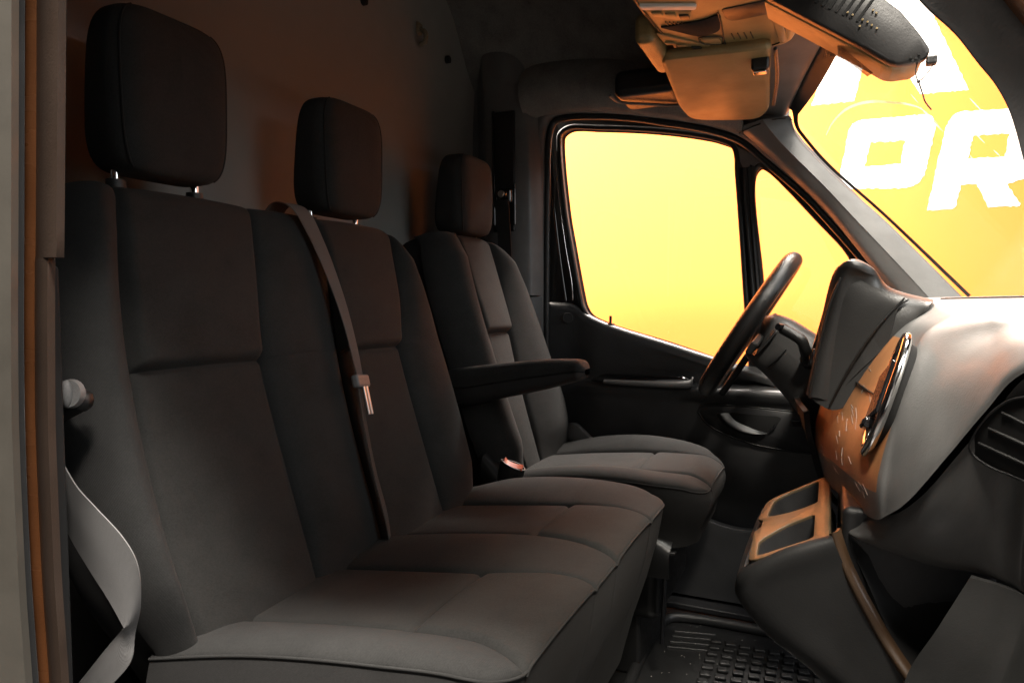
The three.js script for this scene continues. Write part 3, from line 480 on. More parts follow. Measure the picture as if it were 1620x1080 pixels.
{
  const t = thing('driver_seat', "driver's seat in dark grey fabric with one armrest, behind the steering wheel", 'car seat', [-0.5, 0, -1.7]);
  backrest(t, { x: -0.7, H: 0.648, tG: 0.36, R: 0.05, bolster: 0.045, piping: false, seg: ['n', 'p', 'f'], cuts: [
    table([[0, -1.49], [0.16, -1.468], [0.44, -1.47], [0.55, -1.485], [0.65, -1.53]]),
    table([[0, -1.61], [0.2, -1.6], [0.36, -1.598], [0.5, -1.61], [0.65, -1.635]]),
    table([[0, -1.715], [0.2, -1.735], [0.36, -1.765], [0.5, -1.79], [0.65, -1.82]]),
    table([[0, -1.95], [0.07, -1.975], [0.135, -2.0], [0.28, -1.985], [0.464, -1.95], [0.58, -1.89], [0.65, -1.83]])] });
  cushion(t, { xR: -0.69, xF: -0.235, sC: 0.62, yB: 0.33, slope: 0.02, corner: 0.12, near: 0.026, mid: 0, far: 0.035, y: table([[0, 0.44], [0.3, 0.456], [0.65, 0.468], [0.88, 0.47], [1, 0.456]]), seg: ['n', 'p', 'f'], cuts: [
    table([[0, -1.475], [0.5, -1.47], [1, -1.48]]), table([[0, -1.58], [0.6, -1.585], [1, -1.6]]), table([[0, -1.79], [0.6, -1.81], [1, -1.81]]), table([[0, -1.9], [0.4, -1.915], [0.8, -1.91], [1, -1.9]])] });
  part(t, 'seat_base', mergeGeometries([box(-0.72, -0.33, 0.14, 0.36, -1.86, -1.52, 0.03), box(-0.7, -0.38, 0.0, 0.16, -1.84, -1.54, 0.01)]), M.rubber);
  part(t, 'side_cover', net([[-0.75, 0.5, 0.34], [-0.66, 0.43, 0.3], [-0.5, 0.36, 0.28], [-0.36, 0.36, 0.27], [-0.3, 0.34, 0.27]].map(([x, a, b]) => [[x, a, -1.5], [x, a - 0.01, -1.472], [x, (a + b) / 2, -1.466], [x, b, -1.475]]), 6, 8, 0.006, true), M.rubber);
  headrest(t, { x: -0.922, lean: 0.014, z: -1.705, y0: 1.047, y1: 1.258, w0: 0.098, w1: 0.104, t0: 0.055, t1: 0.036, px: -0.93, ps: 0.06, py: 1.05 });
  // armrest, hinged on the near side of the backrest
  const ar = [[-0.83, 0.66, 0.034], [-0.79, 0.655, 0.045], [-0.7, 0.672, 0.04], [-0.6, 0.69, 0.034], [-0.53, 0.702, 0.026], [-0.5, 0.705, 0.02], [-0.488, 0.703, 0.006]];
  const top = ar.map(([x, y, h]) => Array.from({ length: 13 }, (_, k) => { const a = Math.PI * k / 12; return [x, y - 0.006 + h * 1.05 * Math.abs(Math.sin(a)) ** 0.6 + 0.012, -1.475 + 0.036 * Math.sign(Math.cos(a)) * Math.abs(Math.cos(a)) ** 0.5 * Math.min(1, h / 0.012)]; }));
  const bot = ar.map(([x, y, h]) => Array.from({ length: 13 }, (_, k) => { const a = -Math.PI * k / 12; return [x, y + 0.004 - h * 1.0 * Math.abs(Math.sin(a)) ** 0.6, -1.475 + 0.033 * Math.sign(Math.cos(a)) * Math.abs(Math.cos(a)) ** 0.5 * Math.min(1, h / 0.012)]; }));
  const arm = part(t, 'armrest', surface(fine(top, 1, 5)).get('all'), M.fabric);
  part(arm, 'armrest_underside', surface(fine(bot, 1, 5)).get('all'), M.vinyl);
  part(t, 'recliner_cover', plate([[-0.79, 0.47], [-0.69, 0.43], [-0.63, 0.44], [-0.7, 0.5]], [], -1.99, 0.02, 0.004, 0.02), M.dash);
}
{ // orange belt buckle between the seats
  const t = thing('belt_buckle', 'black belt buckle with orange release button between the two seats', 'belt buckle', [-0.66, 0.44, -1.44]);
  const ax = [0.75, -0.35, 0.2];
  part(t, 'buckle_body', net([[-0.69, 0.37], [-0.685, 0.43], [-0.677, 0.485], [-0.672, 0.5]].map(([x, y]) => [[x - 0.004, y, -1.44], [x, y + 0.004, -1.418], [x + 0.022, y - 0.006, -1.412], [x + 0.042, y - 0.014, -1.42], [x + 0.046, y - 0.016, -1.44], [x + 0.022, y - 0.006, -1.448], [x - 0.004, y, -1.44]]), 4, 5, 0.003, true), M.rubber);
  part(t, 'release_button', net([[[-0.677, 0.503, -1.438], [-0.672, 0.497, -1.422]], [[-0.668, 0.494, -1.438], [-0.662, 0.489, -1.42]], [[-0.645, 0.488, -1.438], [-0.641, 0.483, -1.42]], [[-0.628, 0.488, -1.438], [-0.625, 0.482, -1.422]]], 5, 6, 0.006, true), M.orange);
}
{ // belt over the middle of the bench
  const t = thing('seat_belt', 'grey belt with metal tongue running down the middle of the bench backrest', 'seat belt', [-0.82, 0.8, -1.02]);
  const P = (z, tt, h) => V(-0.705, 0.44, z).addScaledVector(dB, tt).addScaledVector(nB, h).toArray();
  part(t, 'webbing', ribbon([P(-1.008, 0.625, -0.06), P(-1.01, 0.645, -0.02), P(-1.012, 0.625, 0.012), P(-1.02, 0.56, 0.026), P(-1.033, 0.43, 0.03), P(-1.025, 0.31, 0.032), P(-1.021, 0.29, 0.032)], [[0.05, 0, -1], [0.0, 0.0, -1], [-0.1, 0.05, -1], [-0.3, 0.1, -1], [-0.45, 0.1, -1], [-0.45, 0.1, -1]], 0.046, 0.0014), M.belt);
  part(t, 'lower_webbing', ribbon([P(-1.019, 0.29, 0.03), P(-1.008, 0.22, 0.027), P(-0.998, 0.12, 0.024), P(-0.998, 0.03, 0.02), P(-1.0, -0.05, 0.0)], [[-0.5, 0.15, -0.85], [-0.5, 0.15, -0.8], [-0.5, 0.15, -0.8], [-0.5, 0.15, -0.8]], 0.04, 0.0014), M.darkBelt);
  part(t, 'tongue_cover', (() => { const g = new RoundedBoxGeometry(0.056, 0.024, 0.014, 3, 0.005); return lay(g, [-0.25, -0.10, -0.95], [-0.25, 0.95, 0], P(-1.02, 0.285, 0.034)); })(), M.dash);
  for (const s of [-1, 1]) part(t, 'tongue_plate', (() => { const g = new RoundedBoxGeometry(0.007, 0.052, 0.003, 2, 0.001); g.translate(s * 0.0065 + 0.006, -0.036, 0.002); return lay(g, [-0.25, -0.10, -0.95], [-0.25, 0.95, 0], P(-1.02, 0.285, 0.036)); })(), M.steel);
}
{ // outer belt, looped beside the near end of the bench
  const t = thing('seat_belt', 'loose grey belt looping down beside the near end of the bench', 'seat belt', [-0.8, 0.6, -0.5]);
  const edges = [[[-0.804, 0.677, -0.500], [-0.805, 0.637, -0.500], [-0.785, 0.599, -0.500], [-0.752, 0.564, -0.500], [-0.719, 0.533, -0.500], [-0.696, 0.507, -0.500], [-0.697, 0.505, -0.500], [-0.737, 0.468, -0.505], [-0.791, 0.416, -0.510], [-0.834, 0.375, -0.510]], [[-0.780, 0.685, -0.492], [-0.752, 0.659, -0.490], [-0.724, 0.638, -0.492], [-0.685, 0.609, -0.495], [-0.670, 0.579, -0.500], [-0.677, 0.536, -0.507], [-0.695, 0.495, -0.512], [-0.695, 0.465, -0.507], [-0.728, 0.429, -0.505], [-0.768, 0.386, -0.505]]];
  part(t, 'webbing', sheet(fine(edges[0].map((p, i) => [p, [0, 1, 2].map((q) => (p[q] + edges[1][i][q]) / 2 + (q === 2 ? 0.002 : 0)), edges[1][i]]), 4, 6), 0.0014), M.nearBelt);
  part(t, 'belt_tongue', mergeGeometries([tube([[-0.776, 0.715, -0.488], [-0.778, 0.69, -0.487], [-0.781, 0.665, -0.486]], 0.0018), tube([[-0.776, 0.715, -0.488], [-0.79, 0.688, -0.487], [-0.802, 0.655, -0.487]], 0.0018)]), M.steel);
  part(t, 'belt_button', mergeGeometries([cyl([-0.772, 0.759, -0.5], [-0.769, 0.76, -0.493], 0.0165, 0.0155, 24), new THREE.SphereGeometry(0.0155, 20, 10).scale(0.4, 1, 0.4).translate(-0.768, 0.76, -0.492)]), M.dash);
  part(t, 'belt_holder', tube([[-0.85, 0.735, -0.52], [-0.8, 0.74, -0.51], [-0.775, 0.75, -0.512]], 0.014), M.rubber);
}
{
  const t = thing('seat_lever', "small dark lever on the inner side of driver's seat base", 'seat lever', [-0.33, 0.33, -1.5]);
  part(t, 'lever_rod', tube([[-0.42, 0.28, -1.49], [-0.37, 0.31, -1.5], [-0.335, 0.318, -1.5]], 0.006), M.gloss);
  part(t, 'lever_paddle', lay(new RoundedBoxGeometry(0.035, 0.008, 0.022, 3, 0.0035), [1, -0.05, 0], [0, 1, 0], [-0.31, 0.318, -1.5]), M.dark);
  part(t, 'support_rod', cyl([-0.315, 0.4, -1.52], [-0.325, 0.1, -1.52], 0.005), M.gloss);
}
// ---------------------------------------------------------------- steering wheel and column
{
  const t = thing('steering_wheel', "black leather steering wheel in front of driver's window", 'steering wheel', [-0.172, 0.808, -1.73]);
  const ax = V(-0.85, 0.527, 0.036).normalize(), c = V(-0.172, 0.808, -1.73), up = V(0.527, 0.85, 0).addScaledVector(ax, -ax.dot(V(0.527, 0.85, 0))).normalize(), side = V().crossVectors(up, ax).normalize();
  const put = (g, d = 0) => { g.applyMatrix4(new THREE.Matrix4().makeBasis(side, up, ax)); g.translate(c.x + ax.x * d, c.y + ax.y * d, c.z); return g; };
  const R = new THREE.TorusGeometry(0.177, 0.0205, 20, 90); part(t, 'wheel_rim', put(R), M.leather);
  part(t, 'rim_stitch', put(new THREE.TorusGeometry(0.157, 0.0016, 6, 90), 0.004), M.rubber);
  part(t, 'airbag_cover', put(new THREE.SphereGeometry(0.066, 26, 16).scale(1, 0.85, 0.22), -0.036), M.matt);
  for (const a of [-0.15, Math.PI + 0.15, -Math.PI / 2]) { const g = new RoundedBoxGeometry(0.12, 0.032, 0.016, 3, 0.006); g.translate(0.115, 0, 0); g.rotateZ(a); part(t, 'spoke', put(g, -0.036), M.matt); }
  for (const s of [-1, 1]) part(t, 'shift_paddle', net([[[-0.157, 0.748, 0], [-0.15, 0.744, 0.012], [-0.144, 0.748, 0.014]], [[-0.138, 0.77, 0], [-0.128, 0.768, 0.016], [-0.124, 0.772, 0.014]], [[-0.118, 0.8, 0], [-0.108, 0.795, 0.014], [-0.106, 0.8, 0.01]], [[-0.11, 0.808, 0], [-0.106, 0.806, 0.006], [-0.106, 0.806, 0.006]]].map((r) => r.map(([x, y, q]) => [x, y, -1.73 + s * (0.085 + q)])), 5, 5, 0.004, s < 0), M.vinyl);
}
{
  const t = thing('steering_column', 'dark steering column shroud with gear lever behind the wheel', 'steering column', [-0.05, 0.72, -1.7]);
  const prof = [[-0.150, 0.792, 0.045, 0.04], [-0.13, 0.785, 0.055, 0.055], [-0.10, 0.768, 0.06, 0.066], [-0.06, 0.735, 0.066, 0.07], [-0.01, 0.69, 0.075, 0.08], [0.08, 0.61, 0.09, 0.1]];
  const G = prof.map(([x, y, h, w]) => Array.from({ length: 33 }, (_, k) => { const a = 2 * Math.PI * k / 32, ca = Math.cos(a), sa = Math.sin(a), hh = sa < 0 ? h * 1.25 : h; const s = Math.sign(sa) * Math.abs(sa) ** 0.6 * hh; return [x + s * 0.45, y + s * 0.9, -1.7 + w * Math.sign(ca) * Math.abs(ca) ** 0.55]; }));
  part(t, 'column_shroud', surface(fine(G, 1, 6)).get('all'), M.column);
  part(t, 'shroud_end', cyl([-0.152, 0.793, -1.7], [-0.135, 0.785, -1.7], 0.045, 0.045, 30), M.column);
  part(t, 'shroud_joint', tube([[-0.12, 0.72, -1.632], [-0.1, 0.74, -1.629], [-0.085, 0.76, -1.63]], 0.0015), M.rubber);
  const lv = part(t, 'gear_lever', tube([[-0.035, 0.73, -1.62], [-0.041, 0.745, -1.59], [-0.044, 0.762, -1.575], [-0.051, 0.782, -1.568], [-0.067, 0.794, -1.57], [-0.088, 0.806, -1.575]], 0.0115, false, 60, 14), M.rubber);
  part(lv, 'lever_button', cyl([-0.092, 0.809, -1.571], [-0.098, 0.811, -1.563], 0.0085, 0.0075), M.gloss);
  part(lv, 'lever_boot', cyl([-0.036, 0.735, -1.63], [-0.04, 0.743, -1.595], 0.018, 0.0155), M.rubber);
  // knee panel under the column
  part(t, 'knee_panel', net([[[-0.045, 0.68, -2.02], [-0.06, 0.68, -1.85], [-0.06, 0.66, -1.7], [-0.05, 0.66, -1.55], [-0.03, 0.66, -1.4]], [[-0.03, 0.62, -2.02], [-0.03, 0.62, -1.85], [-0.03, 0.61, -1.7], [-0.03, 0.6, -1.55], [-0.02, 0.6, -1.4]], [[0.04, 0.53, -2.02], [0.04, 0.53, -1.85], [0.03, 0.53, -1.7], [0.02, 0.52, -1.55], [0.02, 0.5, -1.4]], [[0.14, 0.42, -2.02], [0.14, 0.42, -1.85], [0.14, 0.42, -1.7], [0.14, 0.42, -1.55], [0.14, 0.42, -1.4]]], 6, 6, 0.01), M.matt);
}
// ---------------------------------------------------------------- dashboard
{
  const t = thing('dashboard', 'grey dashboard with central display hood and air vents, right side', 'dashboard', [0.15, 0.6, -1.1]);
  const rows = [ // one row per station along the van's width: from the windscreen over the top, down the face
    [[0.6, 0.82, -2.03], [0.35, 0.86, -2.03], [0.15, 0.87, -2.03], [0.06, 0.83, -2.03], [0.02, 0.75, -2.03], [0.02, 0.66, -2.03], [0.03, 0.6, -2.03], [0.1, 0.57, -2.03]],
    [[0.62, 0.82, -1.64], [0.36, 0.865, -1.64], [0.16, 0.87, -1.64], [0.06, 0.83, -1.63], [0.01, 0.75, -1.62], [0.0, 0.66, -1.62], [0.02, 0.58, -1.61], [0.08, 0.55, -1.6]],
    [[0.660, 0.820, -1.460], [0.400, 0.867, -1.460], [0.181, 0.866, -1.440], [0.11, 0.837, -1.55], [0.055, 0.775, -1.52], [0.0, 0.69, -1.5], [-0.022, 0.605, -1.48], [0.0, 0.53, -1.46]],
    [[0.660, 0.820, -1.300], [0.420, 0.867, -1.300], [0.197, 0.866, -1.280], [0.13, 0.840, -1.28], [0.09, 0.80, -1.26], [0.047, 0.722, -1.24], [0.013, 0.63, -1.22], [0.025, 0.556, -1.2]],
    [[0.660, 0.820, -1.130], [0.440, 0.867, -1.130], [0.217, 0.866, -1.150], [0.133, 0.833, -1.130], [0.107, 0.785, -1.085], [0.078, 0.729, -1.020], [0.052, 0.643, -0.988], [0.055, 0.587, -0.985]],
    [[0.660, 0.820, -1.085], [0.460, 0.867, -1.085], [0.227, 0.866, -1.105], [0.137, 0.835, -1.085], [0.104, 0.803, -1.040], [0.085, 0.743, -0.975], [0.072, 0.655, -0.943], [0.069, 0.605, -0.940]],
    [[0.660, 0.820, -1.050], [0.480, 0.867, -1.050], [0.236, 0.866, -1.070], [0.146, 0.836, -1.050], [0.121, 0.809, -1.005], [0.105, 0.756, -0.940], [0.094, 0.679, -0.908], [0.089, 0.636, -0.905]],
    [[0.660, 0.820, -1.020], [0.500, 0.867, -1.020], [0.249, 0.866, -1.040], [0.159, 0.840, -1.020], [0.140, 0.815, -0.975], [0.128, 0.775, -0.910], [0.123, 0.716, -0.878], [0.121, 0.696, -0.875]],
    [[0.660, 0.820, -0.990], [0.520, 0.867, -0.990], [0.266, 0.866, -1.010], [0.176, 0.845, -0.990], [0.166, 0.824, -0.945], [0.154, 0.799, -0.880], [0.148, 0.766, -0.848], [0.148, 0.750, -0.845]],
    [[0.660, 0.820, -0.960], [0.540, 0.867, -0.960], [0.291, 0.866, -0.980], [0.201, 0.849, -0.960], [0.192, 0.836, -0.915], [0.179, 0.822, -0.850], [0.172, 0.805, -0.818], [0.172, 0.793, -0.815]],
    [[0.66, 0.82, -0.8], [0.55, 0.867, -0.8], [0.42, 0.868, -0.84], [0.32, 0.862, -0.84], [0.27, 0.853, -0.8], [0.24, 0.845, -0.77], [0.23, 0.84, -0.75], [0.222, 0.833, -0.74]],
    [[0.64, 0.82, -0.46], [0.56, 0.866, -0.46], [0.48, 0.868, -0.46], [0.41, 0.864, -0.46], [0.37, 0.856, -0.46], [0.35, 0.848, -0.46], [0.34, 0.842, -0.46], [0.335, 0.834, -0.46]]];
  // brown tint holds reflected orange window light, driver's side to vent; grey elsewhere
  const pg = fine(rows, 7, 7), isGlowTint = (i, j) => i >= 15 && i < 30 && j >= 27 && j < 44;
  surface(pg, (i, j) => (isGlowTint(i, j) ? 'stack_glow_tint' : 'upper_pad')).forEach((g, k) => part(t, k, g, k === 'stack_glow_tint' ? M.brown : M.dash, k === 'stack_glow_tint' ? 'scuffed centre face tinted brown for reflected orange light' : undefined));
  part(t, 'pad_lining', net(rows.map((r) => r.map(([x, y, z]) => [x + 0.012, y - 0.012, z - 0.012])), 3, 3, 0.006), M.rubber);
  const padGrid = fine(rows, 7, 7);
  for (let k = 0; k < 44; k++) {   // light scratches low on the stack
    const i = 15 + Math.floor(rnd() * 12), j = 32 + Math.floor(rnd() * 13), a = padGrid[i][j], b = padGrid[i + 1][j + 1], c = padGrid[i][j + 1], f = rnd(), g = rnd() * 0.8;
    const n = V().subVectors(b, a).cross(V().subVectors(c, a)).normalize(); if (n.x > 0) n.negate();
    const P = a.clone().lerp(b, f).addScaledVector(n, 0.0002), Q = P.clone().add(V().subVectors(c, a).multiplyScalar(0.4 + g)).addScaledVector(V().subVectors(b, c), (0.25 + rnd()) * 0.9);
    part(t, 'scratch', tube([P.toArray(), Q.toArray()], 0.0002 + 0.00025 * rnd(), false, 3, 4), M.scratch);
  }
  // lower part set back under the pad
  const low = [
    [[0.020, 0.545, -1.360], [0.053, 0.587, -1.055], [0.074, 0.602, -0.955], [0.101, 0.641, -0.907], [0.131, 0.698, -0.877], [0.158, 0.752, -0.847], [0.182, 0.795, -0.817], [0.236, 0.833, -0.750], [0.350, 0.836, -0.460]],
    [[0.030, 0.520, -1.360], [0.048, 0.570, -1.065], [0.069, 0.585, -0.965], [0.098, 0.614, -0.915], [0.132, 0.663, -0.885], [0.159, 0.711, -0.857], [0.182, 0.745, -0.831], [0.210, 0.774, -0.775], [0.330, 0.775, -0.460]],
    [[0.050, 0.490, -1.360], [0.039, 0.556, -1.078], [0.064, 0.569, -0.978], [0.096, 0.586, -0.933], [0.134, 0.618, -0.900], [0.161, 0.650, -0.873], [0.183, 0.670, -0.850], [0.204, 0.685, -0.798], [0.310, 0.685, -0.460]],
    [[0.060, 0.460, -1.360], [0.030, 0.541, -1.060], [0.058, 0.547, -1.000], [0.095, 0.555, -0.962], [0.138, 0.562, -0.930], [0.168, 0.565, -0.905], [0.188, 0.562, -0.885], [0.205, 0.560, -0.830], [0.290, 0.560, -0.460]],
    [[0.12, 0.45, -1.36], [0.1, 0.535, -1.06], [0.11, 0.535, -1.0], [0.13, 0.54, -0.97], [0.165, 0.547, -0.945], [0.19, 0.55, -0.92], [0.21, 0.55, -0.895], [0.23, 0.548, -0.84], [0.32, 0.548, -0.46]]];
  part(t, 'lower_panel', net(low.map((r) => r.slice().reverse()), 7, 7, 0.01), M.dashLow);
  part(t, 'dash_end', plate([[0.3, 0.3], [0.66, 0.3], [0.68, 0.8], [0.58, 0.855], [0.42, 0.858], [0.355, 0.845], [0.32, 0.7], [0.3, 0.5]], [], -0.447, 0.02, 0.006, 0.02), M.dashLow);
  // louvred vent in the lower panel
  const vo = [[0.140, 0.706, -0.872], [0.143, 0.724, -0.864], [0.150, 0.743, -0.849], [0.159, 0.758, -0.834], [0.166, 0.766, -0.822], [0.180, 0.773, -0.803], [0.201, 0.785, -0.773], [0.210, 0.679, -0.794], [0.187, 0.683, -0.821], [0.171, 0.687, -0.841], [0.156, 0.691, -0.857], [0.145, 0.698, -0.869]];
  const vn = V(-0.765, -0.183, 0.618), ex = V(0.62, 0, 0.77).normalize(), ey = V().crossVectors(vn, ex).normalize(), vc0 = V(...vo[0]);
  const flat = vo.map((p) => { const d = V(...p).sub(vc0); return [d.dot(ex), d.dot(ey), 0.008]; });
  part(t, 'vent_recess', lay(plate(flat, [], 0, 0.012, 0.001), ex.toArray(), ey.toArray(), vc0.toArray()), M.hole);
  part(t, 'vent_frame', tube(vo.map((p) => p.map((c, k) => c + [vn.x, vn.y, vn.z][k] * 0.001)), 0.0014, true, 120), M.dark);
  for (const l of [[[0.161, 0.750, -0.834], [0.175, 0.743, -0.819], [0.206, 0.726, -0.785]], [[0.153, 0.731, -0.850], [0.176, 0.722, -0.823], [0.208, 0.709, -0.788]], [[0.147, 0.713, -0.863], [0.178, 0.702, -0.827], [0.209, 0.692, -0.791]]])
    part(t, 'louvre', net(l.map(([x, y, z]) => [[x, y + 0.003, z], [x + vn.x * 0.003, y + 0.001, z + vn.z * 0.003], [x, y - 0.002, z]]), 4, 3, 0.002), M.louvre);
  // central display hood
  const hood = [ // stations from front to rear
    [[0.14, 0.845, -1.272], [0.15, 0.858, -1.3], [0.16, 0.862, -1.42], [0.16, 0.86, -1.56], [0.14, 0.84, -1.62], [0.12, 0.75, -1.64]],
    [[0.055, 0.755, -1.282], [0.085, 0.868, -1.3], [0.095, 0.88, -1.42], [0.085, 0.878, -1.56], [0.07, 0.85, -1.62], [0.03, 0.72, -1.64]],
    [[0.012, 0.70, -1.292], [0.05, 0.888, -1.302], [0.064, 0.912, -1.32], [0.064, 0.912, -1.56], [0.04, 0.87, -1.625], [0.0, 0.70, -1.64]],
    [[-0.015, 0.70, -1.292], [0.022, 0.895, -1.296], [0.042, 0.926, -1.31], [0.046, 0.928, -1.56], [0.02, 0.88, -1.63], [-0.02, 0.69, -1.64]],
    [[-0.024, 0.70, -1.296], [0.012, 0.895, -1.3], [0.03, 0.928, -1.318], [0.036, 0.93, -1.56], [0.01, 0.88, -1.63], [-0.03, 0.69, -1.64]],
    [[-0.028, 0.702, -1.305], [0.004, 0.893, -1.31], [0.024, 0.92, -1.325], [0.028, 0.922, -1.555], [0.004, 0.875, -1.622], [-0.034, 0.695, -1.63]]];
  part(t, 'display_hood', net(hood.map((r) => r.slice().reverse()), 7, 6, 0.006), M.hood);
  part(t, 'hood_side', net([[[-0.026, 0.698, -1.298], [0.01, 0.68, -1.29], [0.05, 0.7, -1.28]], [[-0.004, 0.79, -1.296], [0.04, 0.76, -1.288], [0.085, 0.78, -1.278]], [[0.012, 0.88, -1.298], [0.055, 0.85, -1.288], [0.1, 0.848, -1.278]], [[0.026, 0.915, -1.306], [0.058, 0.89, -1.297], [0.115, 0.864, -1.284]]], 6, 6, 0.006, true), M.hood);
  part(t, 'hood_seam', tube([[0.03, 0.932, -1.3], [0.004, 0.873, -1.288], [-0.018, 0.77, -1.288], [-0.028, 0.70, -1.29]], 0.0022, false, 60), M.rubber);
  part(t, 'pad_seam', tube([[0.108, 0.868, -1.272], [0.07, 0.82, -1.272], [0.03, 0.75, -1.275], [0.004, 0.69, -1.28]], 0.0016, false, 60), M.rubber);
  part(t, 'display_back', lay(plate([[-0.16, 0], [0.16, 0], [0.16, 0.215], [-0.16, 0.215]], [], 0, 0.01, 0.002, 0.012), [0, 0, 1], [0.245, 1, 0], [-0.034, 0.70, -1.47]), M.rubber);
  part(t, 'display_panel', lay(plate([[-0.13, 0.05], [0.13, 0.05], [0.13, 0.18], [-0.13, 0.18]], [], 0.012, 0.012, 0.002, 0.008), [0, 0, 1], [0.245, 1, 0], [-0.034, 0.70, -1.47]), M.gloss);
  for (const [a, b] of [[0.155, 0.172], [0.13, 0.148], [0.09, 0.118], [0.06, 0.082]]) part(t, 'display_button', lay(plate([[0.133, a], [0.15, a], [0.15, b], [0.133, b]], [], 0.01, 0.01, 0.002, 0.004), [0, 0, 1], [0.245, 1, 0], [-0.034, 0.70, -1.47]), M.gloss);
  // round chrome vent on the rear of the stack, seen edge-on
  const vc = V(0.078, 0.738, -1.034), va = V(-0.955, 0.29, -0.02).normalize(), q = new THREE.Quaternion().setFromUnitVectors(V(0, 0, 1), va);
  const vp = (g, d = 0) => { g.applyQuaternion(q); g.translate(vc.x + va.x * d, vc.y + va.y * d, vc.z + va.z * d); return g; };
  const vent = part(t, 'air_vent', vp(new THREE.CylinderGeometry(0.058, 0.05, 0.03, 40, 1, false).rotateX(Math.PI / 2).scale(1, 1.32, 1), -0.008), M.hole);
  part(vent, 'chrome_ring', vp(new THREE.TorusGeometry(0.06, 0.0062, 12, 60).scale(1, 1.32, 1), 0.008), M.chrome);
  for (let k = 0; k < 7; k++) { const g = new RoundedBoxGeometry(0.009, 0.07, 0.014, 2, 0.003); g.translate((k - 3) * 0.016, 0, 0); part(vent, 'vent_vane', vp(g, 0.012), M.gloss); }
  part(vent, 'vent_knob', vp(new RoundedBoxGeometry(0.03, 0.014, 0.018, 3, 0.005).translate(0, -0.045, 0.004), 0.012), M.gloss);
  part(t, 'stack_seam', tube([[0.031, 0.734, -1.38], [0.042, 0.731, -1.298], [0.055, 0.728, -1.197], [0.064, 0.728, -1.135], [0.070, 0.731, -1.103]].map(([x, y, z]) => [x - 0.001, y, z]), 0.0015), M.rubber);
  part(t, 'ridge_seam', tube([[0.16, 0.868, -1.28], [0.2, 0.8685, -1.13], [0.26, 0.869, -1.0]], 0.0015), M.dashLow);
}
